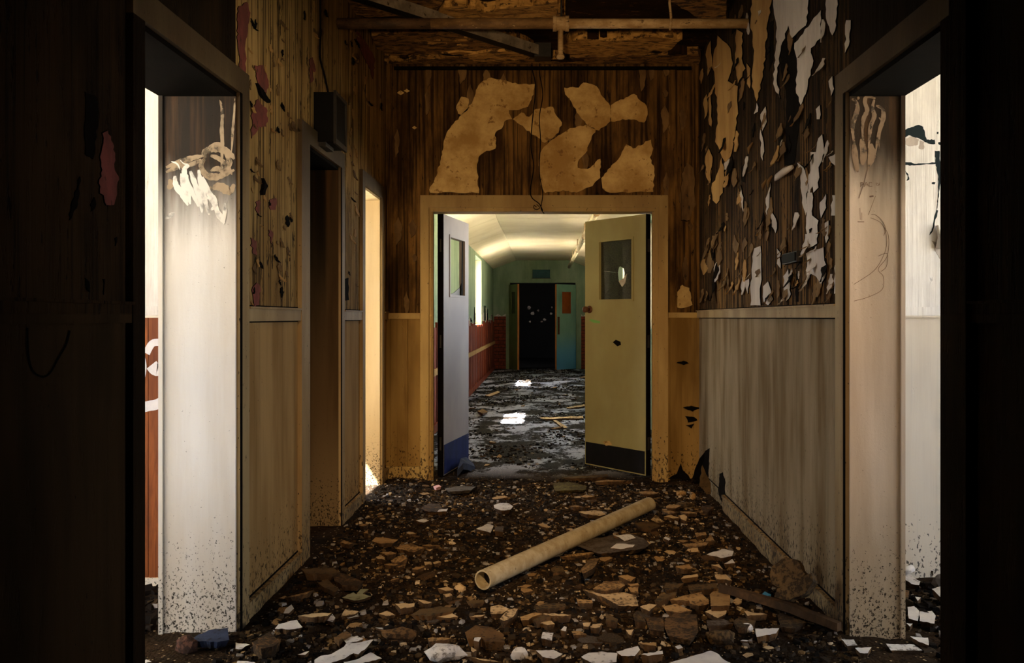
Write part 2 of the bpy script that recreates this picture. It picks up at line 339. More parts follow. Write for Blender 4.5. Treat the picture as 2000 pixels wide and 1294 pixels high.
def grit_mat():
    m = Mt('dark_grit'); r = m.n('ShaderNodeNewGeometry').outputs['Random Per Island']
    m.col(m.ramp(r, [(0, lin((14, 12, 11))), (.6, lin((34, 28, 23))), (.85, lin((70, 58, 44))), (.95, lin((150, 144, 140)))])); return m.m
M['grit'] = grit_mat()

for k in ('char', 'black', 'wire', 'near', 'near_left_shade', 'dark', 'soil', 'rubble', 'grit', 'ceil', 'ink', 'right', 'end', 'left'): M[k].node_tree.nodes['Principled BSDF'].inputs['Specular IOR Level'].default_value = .06
# ------------------------------------------------------------------ big structure
XW = 1.21; TL, TR = .28, .195; H = 3.21; DH = 2.135
Y1a, Y1b, Y2a, Y2b, Y3a, Y3b, YE = 2.67, 3.53, 4.57, 5.29, 6.0, 6.64, 6.94
YB = -3.4
def wall_run(name, x0, x1, segs, openings, mat, z1=3.44, z0=-.2):
    b = MB()
    for a, c in segs: b.box((x0, a, z0), (x1, c, z1))
    for a, c, lo, hi in openings:
        if lo > z0: b.box((x0, a, z0), (x1, c, lo))
        if hi < z1: b.box((x0, a, hi), (x1, c, z1))
    return b.build(name, mat)
wl = struct(wall_run('wall_left', -XW - TL, -XW, [(Y1b, Y2a), (Y2b, Y3a), (Y3b, YE)], [(Y2a, Y2b, -.2, DH), (Y3a, Y3b, -.2, DH)], M['left']), 'tan streaked hallway wall on the left with peeling upper paint and three doorways')
wln = struct(wall_run('wall_left_near', -XW - TL, -XW, [(YB, Y1a)], [(Y1a, Y1b, -.2, DH)], M['near_left_shade']), 'dark near stretch of hallway wall left of the first left doorway')
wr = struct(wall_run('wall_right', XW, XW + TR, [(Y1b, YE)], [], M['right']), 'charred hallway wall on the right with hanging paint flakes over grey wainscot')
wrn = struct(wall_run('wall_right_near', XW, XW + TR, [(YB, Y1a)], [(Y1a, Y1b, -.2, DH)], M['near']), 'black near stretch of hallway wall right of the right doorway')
OX0, OX1, OH = -.86, .862, 2.10
b = MB(); b.box((-XW - TL, YE, -.2), (OX0 - .02, YE + .16, 3.5)); b.box((OX1 + .02, YE, -.2), (XW + TR, YE + .16, 3.5)); b.box((OX0 - .02, YE, OH + .02), (OX1 + .02, YE + .16, 3.5))
we = struct(b.build('wall_end', M['end']), 'brown stained wall at the end of the hallway around the double doorway')
struct(MB().box((-XW - TL, YB - .15, -.2), (XW + TR, YB, 3.5)).build('wall_back', M['near']), 'dark wall closing the hallway behind the viewer')
ce = struct(MB().box((-XW - TL, YB, H + .06), (XW + TR, YE, H + .2)).build('ceiling', M['ceil']), 'charred hallway ceiling with hanging plaster sheets')

# floor: uneven dirt
def fz(x, y):
    d = .020 * mnoise.noise((x * 1.7, y * 1.7, 3)) + .014 * mnoise.noise((x * 5, y * 5, 1)) + .006 * mnoise.noise((x * 15, y * 15, 5))
    k = 1 if y < 7 else .35
    edge = max(0, (abs(x) - .95) / .3) if y < 6.9 else 0
    d *= k
    if y < 6.9 and x > .7 and y > 4: d -= .03 * min(1, (x - .7) / .4)
    if y < 6.9 and x < -.9 and y > 2: d += .02
    return d
def grid_floor(xs, ys):
    v = [(x, y, fz(x, y)) for y in ys for x in xs]; nx = len(xs)
    return v, [(j * nx + i, j * nx + i + 1, (j + 1) * nx + i + 1, (j + 1) * nx + i) for j in range(len(ys) - 1) for i in range(nx - 1)]
fr = lambda a, b_, s: [a + (b_ - a) * i / max(1, round((b_ - a) / s)) for i in range(max(1, round((b_ - a) / s)) + 1)]
b = MB(); b.add(*grid_floor(fr(-5, -2.4, .3) + fr(-2.36, 2.36, .028) + fr(2.4, 5, .3), fr(-3.5, 2.0, .12) + fr(2.04, 7.3, .028) + fr(7.36, 22.3, .08) + fr(22.5, 28, .5)))
fl = struct(b.build('floor', M['soil'], smooth=True), 'floor under dark dirt, grit and bare grey concrete patches')

# outside ground and roofs
struct(MB().box((-30, -20, -.5), (30, 45, -.22)).build('ground_outside', M['ground']), 'pale yard outside the windows')
struct(MB().box((-1.945, YE + .16, 2.76), (1.6, 21.9, 2.9)).build('roof_slab', M['dark']), 'unseen flat roof over the far corridor, left eave shaped to narrow the sun patches')  # unseen; left edge shaped as an eave to narrow the sun patches
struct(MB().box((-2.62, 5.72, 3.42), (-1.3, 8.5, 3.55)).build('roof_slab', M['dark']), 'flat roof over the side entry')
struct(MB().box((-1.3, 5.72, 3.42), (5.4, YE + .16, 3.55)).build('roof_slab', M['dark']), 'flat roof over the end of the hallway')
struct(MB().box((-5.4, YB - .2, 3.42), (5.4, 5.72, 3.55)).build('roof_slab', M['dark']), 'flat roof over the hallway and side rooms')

# ------- side rooms
def shell(name, x0, x1, y0, y1, win, mat, label, out, zc=3.2, t=.12, nwin=None):
    """three outer walls + ceiling of a side room; win = (ya, yb, za, zb) opening in the outer wall at x = out"""
    root = empty(name); struct(root, label)
    s = 1 if out > 0 else -1
    b = MB(); xa, xb = out, out + s * t
    ya, yb, za, zb = win if win else (y0, y0, 0, 0)
    if win:
        b.box((xa, y0, -.2), (xb, ya, zc)); b.box((xa, yb, -.2), (xb, y1, zc))
        if za > -.2: b.box((xa, ya, -.2), (xb, yb, za))
        b.box((xa, ya, zb), (xb, yb, zc))
    else: b.box((xa, y0, -.2), (xb, y1, zc))
    b.build('outer_wall', mat, root)
    b = MB(); xa, xb = min(x0, x1), max(x0, x1)
    if nwin:
        na, nb, za, zb = nwin; b.box((xa, y0 - t, -.2), (na, y0, zc)); b.box((nb, y0 - t, -.2), (xb, y0, zc)); b.box((na, y0 - t, -.2), (nb, y0, za)); b.box((na, y0 - t, zb), (nb, y0, zc))
    else: b.box((xa, y0 - t, -.2), (xb, y0, zc))
    b.build('near_wall', mat, root)
    b = MB(); b.box((min(x0, x1), y1, -.2), (max(x0, x1), y1 + t, zc)); b.build('far_wall', mat, root)
    b = MB(); b.box((min(x0, x1), y0, zc), (max(x0, x1), y1, zc + .1)); b.build('room_ceiling', M['white_ceil'] if mat == M['room'] else mat, root)
    return root
xl, xr = -XW - TL, XW + TR
W1 = (-.3, 2.9, .8, 2.6); W4 = (-.4, 3.9, .8, 2.7)
r1 = shell('wall_left_room', -4.4, xl, -1.2, 4.13, W1, M['room'], 'white upper wall of the bright room behind the first left doorway', -4.4, nwin=(-4.0, -1.8, .8, 2.6))  # unseen near-wall opening added to brighten the jamb and far wall
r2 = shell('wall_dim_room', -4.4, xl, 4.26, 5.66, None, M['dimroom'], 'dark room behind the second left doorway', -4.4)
r3 = shell('wall_entry_room', -2.58, xl, 5.79, 8.3, (5.9, 8.1, -.2, 2.42), M['room'], 'bright side entry behind the third left doorway', -2.58, t=.12)
r4 = shell('wall_right_room', xr, 4.4, -1.2, 4.42, W4, M['room'], 'white cracked wall of the bright room behind the right doorway', 4.4)
hp = math.pi / 2
portal((-4.46, 1.3, 1.7), (0, -hp, 0), 1.8, 3.2); portal((4.46, 1.75, 1.75), (0, hp, 0), 1.9, 4.3); portal((-2.64, 7.0, 1.1), (0, -hp, 0), 2.4, 2.2); portal((-2.9, -1.27, 1.7), (hp, 0, 0), 2.2, 1.8)
def window_frame(n, x, ya, yb, za, zb, label, bars=2):
    o = empty('window_%d' % n, (x, (ya + yb) / 2, za)); struct(o, label)
    lo = o.location
    q = MB(); t = .05; d = .06
    q.box((-d / 2, ya - lo.y, 0), (d / 2, ya + t - lo.y, zb - za)); q.box((-d / 2, yb - t - lo.y, 0), (d / 2, yb - lo.y, zb - za)); q.box((-d / 2, ya + t - lo.y, 0), (d / 2, yb - t - lo.y, t)); q.box((-d / 2, ya + t - lo.y, zb - za - t), (d / 2, yb - t - lo.y, zb - za))
    q.build('window_frame', M['pipe_white'], o)
    for i in range(1, bars):
        yy = ya + (yb - ya) * i / bars - lo.y
        MB().box((-d / 2, yy - .02, t), (d / 2, yy + .02, zb - za - t)).build('mullion', M['pipe_white'], o)
    for yy in (ya, yb - .004) if n > 2 else ():
        sx = 1 if x < 0 else -1; MB().box((.03 * sx, yy - lo.y, .0), (.165 * sx, yy + .004 - lo.y, zb - za)).build('reveal_lining', M['white_ceil'], o)
    return o
window_frame(1, -4.46, *W1[:2], *W1[2:], 'window of the bright left side room', 3)
window_frame(2, 4.46, *W4[:2], *W4[2:], 'window of the bright right side room', 3)
# left room: rail, planks, baseboard on its far wall
y = 4.13
MB().box((-4.2, y - .02, 1.25), (xl - .02, y, 1.302)).build('chair_rail', M['room'], r1)
MB().box((-4.2, y - .03, -.05), (xl - .02, y, .058)).build('baseboard', M['room'], r1)
xx = xl - .012; k = 0
while xx > -2.6:
    wd = (.05, .054, .052, .049)[k % 4]; x2 = xx - wd
    MB().box((x2 + .002, y - .016 - .002 * (k % 2), .058), (xx - .002, y, 1.25)).build('plank', M['plank'], r1); xx = x2; k += 1
def ribbon(pts, wds, mat, name, parent, plane, eps, fn):
    """a flat mark: centre line in pixels, widths in pixels, laid on a surface by fn"""
    L = []; R = []
    for i, p in enumerate(pts):
        a = pts[max(0, i - 1)]; c = pts[min(len(pts) - 1, i + 1)]; d = math.hypot(c[0] - a[0], c[1] - a[1]) or 1
        nx, ny = -(c[1] - a[1]) / d, (c[0] - a[0]) / d; wv = (wds[i] if isinstance(wds, (list, tuple)) else wds) / 2
        L.append((p[0] + nx * wv, p[1] + ny * wv)); R.append((p[0] - nx * wv, p[1] - ny * wv))
    q = MB(); e = Vector(eps)
    v = [fn(*p) + e for p in L] + [fn(*p) + e for p in R]; n = len(pts)
    q.add(v, [(i, i + 1, n + i + 1, n + i) for i in range(n - 1)])
    return q.build(name, mat, parent)
def smooth_line(pts, k=5):
    out = []
    for i in range(len(pts) - 1):
        p0 = pts[max(0, i - 1)]; p1 = pts[i]; p2 = pts[i + 1]; p3 = pts[min(len(pts) - 1, i + 2)]
        for j in range(k):
            t = j / k
            out.append(tuple(.5 * (2 * p1[c] + (p2[c] - p0[c]) * t + (2 * p0[c] - 5 * p1[c] + 4 * p2[c] - p3[c]) * t * t + (3 * p1[c] - p0[c] - 3 * p2[c] + p3[c]) * t ** 3) for c in (0, 1)))
    return out + [pts[-1]]
fnr = lambda px, py: on_y(px, py, y - .0185)
for pts, wv in (([(262, 668), (274, 690), (280, 714), (276, 740), (266, 762)], 13), ([(286, 690), (296, 672), (308, 668), (322, 672)], 14), ([(296, 712), (306, 722), (322, 716)], 24), ([(280, 795), (292, 792), (304, 790), (322, 782)], 20)):
    ribbon(smooth_line(pts), wv, M['spray'], 'spray_stroke', r1, None, (0, -.001, 0), fnr)
# right room: rail and damage on its far wall
y4 = 4.42
MB().box((xr + .02, y4 - .02, 1.25), (4.2, y4, 1.302)).build('chair_rail', M['room'], r4)
f4 = lambda px, py: on_y(px, py, y4)
def patch(pts, name, mat, parent, fn, off, step=5, amp=1.6, side=None, grow=1.02):
    pp = jag(pts, step, amp); q = MB(); q.prism([fn(*p) + Vector(off) for p in pp], -Vector(off) * 1.2, 0, side, grow)
    return q.build(name, mat, parent)
c4 = lambda p: crop(p, 1620, 0, 2)
for p in ([(270, 535), (300, 505), (350, 488), (365, 495), (380, 545), (410, 545), (412, 562), (385, 560), (350, 540), (310, 528), (280, 545)], [(412, 590), (430, 590), (432, 630), (440, 640), (438, 680), (428, 760), (420, 815), (424, 760), (426, 690), (415, 640)], [(270, 634), (320, 634), (340, 640), (380, 638), (415, 634), (415, 640), (330, 646), (275, 644)], [(440, 1155), (448, 1155), (444, 1192), (434, 1192)], [(425, 555), (445, 560), (440, 568), (425, 562)], [(418, 820), (424, 822), (402, 905), (390, 918), (400, 895)], [(296, 668), (306, 690), (300, 705), (312, 700), (308, 680)], [(400, 712), (414, 712), (410, 720), (400, 718)], [(420, 515), (426, 515), (425, 524), (419, 522)], [(437, 318), (446, 316), (446, 328), (438, 328)], [(440, 632), (470, 630), (470, 640), (440, 640)]):
    patch(c4(p), 'plaster_gap', M['crack'], r4, f4, (0, -.0015, 0), 3, 1.0)
for p in ([(300, 540), (330, 530), (350, 545), (345, 565), (320, 570), (290, 560)], [(352, 548), (372, 552), (368, 582), (350, 580)], [(400, 940), (460, 960), (465, 1030), (430, 1010)]):
    patch(c4(p), 'stain_patch', M['flake_pale'], r4, f4, (0, -.001, 0), 3, 1.4)
# curled strip of paint on the bright wall
q = MB(); pa, pb = on_y(1830, 440, y4 - .012), on_y(1838, 485, y4 - .012)
q.tube([pa, (pa + pb) / 2 + Vector((.012, -.012, 0)), pb], [.006, .022, .026], 10); q.build('paint_curl', M['room'], r4, True)

# ------- far corridor
YF0, YF1 = YE + .16, 21.9; WH, CH, FX = 2.44, 2.65, .65
LW = [(10.35, 11.55), (16.1, 17.75)]; RW = [(8.2, 10.7), (12.2, 13.6), (16.2, 17.6)]
ZS, ZH = 1.12, 2.38
def cwall(name, x0, x1, wins, label):
    segs = []; c = YF0
    for a, d in wins: segs.append((c, a)); c = d
    segs.append((c, YF1))
    o = wall_run(name, x0, x1, segs, [(a, d, ZS, ZH) for a, d in wins], M['green_wall'], WH + .1); return struct(o, label)
cl = cwall('wall_corridor_left', -XW - .2, -XW, LW, 'green left wall of the far corridor above red wooden lath')
cr = cwall('wall_corridor_right', XW, XW + .2, RW, 'green right wall of the far corridor')
for a, d in LW: portal((-XW - .21, (a + d) / 2, (ZS + ZH) / 2), (0, -hp, 0), ZH - ZS, d - a)
for a, d in RW: portal((XW + .21, (a + d) / 2, (ZS + ZH) / 2), (0, hp, 0), ZH - ZS, d - a)
for i, (s, (a, d)) in enumerate([(-1, q) for q in LW] + [(1, q) for q in RW]):
    window_frame(3 + i, s * (XW + .17), a, d, ZS, ZH, ('corridor window letting sun in from the left, %s' if s < 0 else 'corridor window on the right side, %s') % ('nearer one', 'farther one', 'nearest', 'middle', 'farthest')[i], 1)
ccg = empty('ceiling_corridor', (0, YF0, CH)); struct(ccg, 'cream vaulted ceiling of the far corridor made of wide boards')
ys = [YF0, 7.9, 10.4, 12.6, 14.7, 16.9, 19.3, YF1]
for a, c in zip(ys, ys[1:]):
    g = .006; a -= YF0; c -= YF0
    for prof in ([(-FX + .004, 0), (FX - .004, 0)], [(-XW, WH - CH), (-FX, 0)], [(FX, 0), (XW, WH - CH)]):
        (xa, za), (xb, zb) = prof; q = MB()
        q.prism([(xa, a + g, za), (xb, a + g, zb), (xb, c - g, zb), (xa, c - g, za)], (0, 0, .03)); q.build('ceiling_board', M['white_ceil'], ccg)
MB().box((-XW, 0, .045), (XW, YF1 - YF0, .07)).build('ceiling_backing', M['flake_brown'], ccg)
# end wall of corridor with doorway 990..1130
DXa, DXb, DT = -.80, .80, 2.10
q = MB(); q.box((-XW - .2, YF1, -.2), (DXa, YF1 + .16, 2.8)); q.box((DXb, YF1, -.2), (XW + .2, YF1 + .16, 2.8)); q.box((DXa, YF1, DT), (DXb, YF1 + .16, 2.8))
ce2 = struct(q.build('wall_corridor_end', M['green_wall']), 'green gable wall at the far end of the corridor around the far doors')
# dark room beyond
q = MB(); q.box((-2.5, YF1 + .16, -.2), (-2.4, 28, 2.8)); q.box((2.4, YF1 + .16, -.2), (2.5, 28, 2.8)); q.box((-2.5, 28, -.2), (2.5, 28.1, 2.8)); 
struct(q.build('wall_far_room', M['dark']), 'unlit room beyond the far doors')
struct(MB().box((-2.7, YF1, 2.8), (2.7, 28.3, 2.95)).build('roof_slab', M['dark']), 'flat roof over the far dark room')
# lath wainscot on the left corridor wall
lat = random.Random(3); k = 0; yy = YF0 + .9
root = empty('trim_1', (-XW, 14, 0)); struct(root, 'red brown wooden lath wainscot on the left of the far corridor')
while yy < YF1 - .05:
    wd = lat.uniform(.16, .24); top = lat.uniform(1.10, 1.2) if not any(a - .1 < yy < d for a, d in LW) else ZS
    if top > ZS and lat.random() < .3: top -= .05
    MB().box((0, yy - 14, -.05), (lat.uniform(.014, .032), min(yy + wd - .022, YF1 - .02) - 14, top)).build('lath_board', M['redwood'], root); yy += wd
q = MB(); q.box((.032, YF0 + .9 - 14, .62), (.05, YF1 - .04 - 14, .69)); q.build('batten', M['flake_tan'], root)
MB().box((.032, YF0 + .9 - 14, -.05), (.05, YF1 - .04 - 14, .09)).build('base_batten', M['redwood'], root)
yy = YF0 + 5
for i in range(46):
    a = yy + i * .2 + lat.uniform(-.03, .03)
    if any(p - .12 < a < d for p, d in LW): continue
    h = lat.choice([.04, .06, .1, .16, .3]); z0 = lat.uniform(1.12, 1.2)
    q = MB(); q.prism([(.012, a - 14, z0), (.012, a + .14 - 14, z0 + lat.uniform(-.02, .02)), (.014, a + .1 - 14, z0 + h * .6), (.016, a + .07 - 14, z0 + h), (.014, a + .03 - 14, z0 + h * .5)], (-.013, 0, 0)); q.build('torn_plaster_edge', M['pale_ragged'] if lat.random() < .6 else M['char'], root)
# brick patches on the end wall
for s in (-1, 1):
    xa, xb = (-1.19, -.90) if s < 0 else (.94, 1.19)
    g = empty('trim_%d' % (2 if s < 0 else 3), (0, YF1, 0)); struct(g, 'bare red brick patch low on the far corridor wall, %s of the far doors' % ('left' if s < 0 else 'right'))
    MB().box((xa, -.012, -.05), (xb, 0, 1.28)).build('mortar_bed', M['mortar'], g)
    bm0 = None
    for r in range(15):
        off = 0 if r % 2 else .11; xx = xa - off
        while xx < xb:
            p0, p1 = max(xx + .006, xa), min(xx + .214, xb)
            if p1 - p0 > .03 and not (r == 14 and lat.random() < .5):
                MB().box((p0, -.026 - lat.uniform(0, .006), r * .086 + .006), (p1, -.012, r * .086 + .078)).build('brick', M['brick'], g)
            xx += .22
    q = MB(); top = [(xa, 1.28)] + [(xa + (xb - xa) * i / 6, 1.30 + lat.uniform(-.02, .05)) for i in range(7)] + [(xb, 1.27)]
    q.prism([(x_, -.014, z_) for x_, z_ in top], (0, .013, 0)); q.build('torn_plaster_edge', M['pale_ragged'], g)
# far door casing
q = empty('trim_4', (0, YF1, 0)); struct(q, 'green door casing of the far doorway')
for a, c in (((DXa - .09, -.02, -.05), (DXa, 0, DT)), ((DXb, -.02, -.05), (DXb + .09, 0, DT)), ((DXa - .09, -.02, DT), (DXb + .09, 0, DT + .09))):
    MB().box(a, c).build('casing', M['green_wall'], q)
def leaf(name, hinge, free, h, t, mats, win, label, cat='door', kick=None, knob=None, z0=.01, frame=None, pane=None, top_edge=None):
    """door leaf from hinge to free point (xy), visible face on the hinge->free line; body with window hole and separate parts"""
    hx, hy = hinge; dx, dy = free[0] - hx, free[1] - hy; L = math.hypot(dx, dy); ang = math.atan2(dy, dx)
    o = empty(name, (hx, hy, 0), ang); struct(o, label); o['category'] = cat
    return o, L
# two far leaves
def far_leaf(n, hx, sgn, fx, depth, mat, pane_mat, label):
    hinge = (hx, YF1 - .02); free = (fx, YF1 - depth); dx, dy = free[0] - hx, free[1] - hinge[1]; L = math.hypot(dx, dy)
    o = empty('door_%d' % n, (hx, hinge[1], .01), math.atan2(dy, dx)); struct(o, label)
    s = 1 if sgn > 0 else -1   # visible face side in local y
    t0, t1 = (0, .045) if s > 0 else (-.045, 0)
    u0, u1, z0, z1 = L * .25, L * .72, 1.34, 1.86; Hh = 2.04
    q = MB(); q.box((0, t0, 0), (u0, t1, Hh)); q.box((u1, t0, 0), (L, t1, Hh)); q.box((u0, t0, 0), (u1, t1, z0)); q.box((u0, t0, z1), (u1, t1, Hh)); q.build('door_panel', mat, o)
    MB().box((u0, t0 + .012, z0), (u1, t1 - .012, z1)).build('pane', pane_mat, o)
    MB().box((L, t0, 0), (L + .006, t1, Hh)).build('raw_edge', M['rawwood'], o)
    return o, L, t0, t1
o, L, t0, t1 = far_leaf(1, .78, 1, .30, .5, M['door_green'], M['orange_board'], 'green far door leaf fading to blue, with an orange panel, right leaf')
MB().box((L - .09, t0 - .012, .84), (L - .03, t1 + .012, 1.26)).build('push_plate', M['brass'], o)
o, L, t0, t1 = far_leaf(2, -.78, -1, -.56, .62, M['door_dullgreen'], M['dull_board'], 'dull green far door leaf with split orange edge, left leaf')
s_ = MB().box((-.25, YF1 - .045, 2.22), (.18, YF1 - .003, 2.42)).build('wall_sign', M['teal']); tag(s_, 'blank dark teal sign plate above the far green doors', 'sign')
MB().box((-.265, YF1 - .03, 2.205), (.195, YF1 - .002, 2.22)).build('sign_rail', M['metal_dark'], s_)
# corridor pipe
o = empty('corridor_pipe', (.62, YF0, 2.44)); tag(o, 'cream pipe hung on rods under the corridor ceiling beyond the doors', 'pipe')
MB().tube([(0, .02, .03), (0, 14, 0)], .035, 10).build('pipe_run', M['pipe_white'], o, True)
for d in (3.2, 6.2, 8.9, 11.4, 13.2):
    MB().tube([(0, d, .0), (0, d, .215)], .009, 6).build('hanger_rod', M['pipe_pale'], o)
    MB().tube([(0, d - .02, .012), (0, d + .02, .012)], .043, 10).build('hanger_ring', M['pipe_pale'], o)
# round ceiling light
o = empty('ceiling_light', (-.17, 11.4, 2.65)); tag(o, 'small round lamp base on the corridor ceiling just past the doorway', 'lamp')
MB().tube([(0, 0, 0), (0, 0, -.03), (0, 0, -.045)], [.11, .11, .07], 20).build('lamp_base', M['pale_ragged'], o, True)
MB().tube([(0, 0, -.045), (0, 0, -.075)], [.03, .026], 12).build('lamp_socket', M['metal_dark'], o, True)

# ------------------------------------------------------------------ trims: casings, linings, rails, baseboards
tn = [4]
def trim(label): tn[0] += 1; o = empty('trim_%d' % tn[0]); struct(o, label); return o
def doorway(s, ya, yb, T, mat_j, mat_c, label, cas_a, cas_b):
    o = trim(label); x0 = s * XW; x1 = s * (XW + T); p = .018
    MB().box((x0 - s * .006, yb - p, -.1), (x1 + s * .012, yb, DH)).build('far_lining', mat_j, o)
    MB().box((x0 - s * .006, ya, -.1), (x1 + s * .012, ya + p, DH)).build('near_lining', mat_j, o)
    MB().box((x0 - s * .006, ya, DH - p), (x1 + s * .012, yb, DH)).build('head_lining', M['char'] if ya < 5 else mat_j, o)
    MB().box((x0 - s * .022, yb - p * .4, -.1), (x0, yb + cas_b, DH)).build('casing', mat_c, o)
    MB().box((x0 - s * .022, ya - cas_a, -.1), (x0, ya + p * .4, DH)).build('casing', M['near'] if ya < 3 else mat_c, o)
    MB().box((x0 - s * .022, ya - cas_a, DH), (x0, yb + cas_b, DH + .095)).build('head_casing', mat_c, o)
    MB().box((x1 - s * .004, yb - p - .012, -.1), (x1 + s * .012, yb - p, DH - p)).build('door_stop', mat_j, o)
    return o
t1_ = doorway(-1, Y1a, Y1b, TL, M['jamb1'], M['trim_left'], 'white sooty jamb and casing of the first left doorway', .07, .10)
t2_ = doorway(-1, Y2a, Y2b, TL, M['jamb2'], M['trim_left'], 'dim brown jamb and casing of the second left doorway', .15, .09)
t3_ = doorway(-1, Y3a, Y3b, TL, M['jamb3'], M['trim_left'], 'sunlit cream jamb and casing of the third left doorway', .08, .11)
t4_ = doorway(1, Y1a, Y1b, TR, M['jamb4'], M['trim_right'], 'scratched cream jamb and casing of the right doorway', .07, .11)
# warped edge board of the near right doorway
q = MB(); e = [(1853, 0), (1853, 500), (1853, 780), (1850, 830), (1846, 880), (1845, 940), (1847, 1000), (1852, 1090), (1855, 1200), (1853, 1294)]
pp = [on_x(px, py, XW - .03) for px, py in e]
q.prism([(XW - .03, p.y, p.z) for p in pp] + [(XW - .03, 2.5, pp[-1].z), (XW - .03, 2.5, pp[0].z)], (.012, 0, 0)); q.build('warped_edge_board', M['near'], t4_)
def rail(label, x, ya_yb, mat, z0=1.235, z1=1.288, d=.018):
    o = trim(label); s = 1 if x > 0 else -1
    for a, c in ya_yb:
        MB().box((x, a, z0), (x - s * d, c, z1)).build('rail_length', mat, o); MB().box((x, a, z1), (x - s * (d + .01), c, z1 + .008)).build('rail_cap', mat, o)
    return o
rail('cracked chair rail along the left hallway wall', -XW, [(Y1b + .10, Y2a - .15), (Y2b + .09, Y3a - .08), (Y3b + .11, YE)], M['trim_left'])
rail('chair rail on the dark near left wall', -XW, [(YB, Y1a - .07)], M['near_left_shade'])
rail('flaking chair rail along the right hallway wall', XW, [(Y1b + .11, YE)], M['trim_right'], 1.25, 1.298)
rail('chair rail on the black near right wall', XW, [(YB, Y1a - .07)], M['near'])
o = trim('chair rail on the end wall beside the doorway')
MB().box((-XW, YE - .016, 1.24), (OX0 - .09, YE, 1.285)).build('rail_length', M['trim_end'], o); MB().box((OX1 + .11, YE - .016, 1.25), (XW, YE, 1.29)).build('rail_length', M['trim_end'], o)
def base(name, x, segs, mat, label, z1=.095, z0=-.2):
    o = empty(name); struct(o, label); s = 1 if x > 0 else -1
    for a, c in segs:
        MB().box((x, a, z0), (x - s * .016, c, z1 - .018)).build('board', mat, o); MB().box((x, a, z1 - .018), (x - s * .024, c, z1)).build('cap_moulding', mat, o)
base('baseboard_left', -XW, [(Y1b + .10, Y2a - .15), (Y2b + .09, Y3a - .08), (Y3b + .11, YE)], M['trim_left'], 'scuffed baseboard along the left hallway wall')
base('baseboard_right', XW, [(Y1b + .11, 5.95)], M['trim_right'], 'pale baseboard along the right hallway wall', .075)
o = empty('baseboard_end'); struct(o, 'baseboard on the end wall left of the doorway'); MB().box((-XW, YE - .018, -.1), (OX0 - .09, YE, .1)).build('board', M['trim_end'], o)
# black strips painting shadow lines at the joints beside casings and rails
o = trim('thin black painted shadow lines along rails and casings')
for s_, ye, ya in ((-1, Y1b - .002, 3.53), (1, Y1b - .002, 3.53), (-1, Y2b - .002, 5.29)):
    MB().box((s_ * (XW - .0235), ye - .006, -.05), (s_ * (XW - .02), ye + .014, DH)).build('joint_shadow_strip', M['char'], o)
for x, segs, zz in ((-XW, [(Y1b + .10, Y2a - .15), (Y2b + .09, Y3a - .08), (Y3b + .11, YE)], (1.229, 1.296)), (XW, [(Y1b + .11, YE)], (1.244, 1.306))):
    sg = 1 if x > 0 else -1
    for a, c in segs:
        for z_ in zz: MB().box((x, a, z_), (x - sg * .0025, c, z_ + .006)).build('joint_shadow_strip', M['char'], o)
        MB().box((x, a, .095 if x < 0 else .075), (x - sg * .0025, min(c, 6.9), .103 if x < 0 else .083)).build('joint_shadow_strip', M['char'], o)
# end doorway frame
o = trim('yellow brown stepped frame of the double doorway')
for a, c in (((OX0 - .085, YE - .028, -.1), (OX0 - .02, YE, OH)), ((OX1 + .03, YE - .028, -.1), (OX1 + .105, YE, OH)), ((OX0 - .085, YE - .028, OH), (OX1 + .105, YE, OH + .095))):
    MB().box(a, c).build('casing', M['trim_end'], o)
for a, c in (((OX0 - .02, YE - .014, -.1), (OX0, YE + .16, OH)), ((OX1, YE - .014, -.1), (OX1 + .03, YE + .16, OH)), ((OX0, YE - .014, OH - .03), (OX1, YE + .16, OH))):
    MB().box(a, c).build('lining', M['trim_end'], o)
for a, c in (((OX0, YE + .0, -.1), (OX0 + .012, YE + .04, OH - .03)), ((OX1 - .012, YE + .0, -.1), (OX1, YE + .04, OH - .03))):
    MB().box(a, c).build('door_stop', M['trim_end'], o)
# battens on the end wall
o = trim('narrow vertical battens on the end wall')
for xa, xb, z1 in ((.985, 1.04, 3.2), (1.17, 1.21, 3.2), (-1.21, -1.18, 3.2), (-1.06, -1.045, 1.235)):
    MB().box((xa, YE - .012, -.1), (xb, YE, z1)).build('batten', M['end'], o)
MB().box((-1.15, YE - .02, 3.165), (1.15, YE, 3.19)).build('top_batten', M['char'], o)

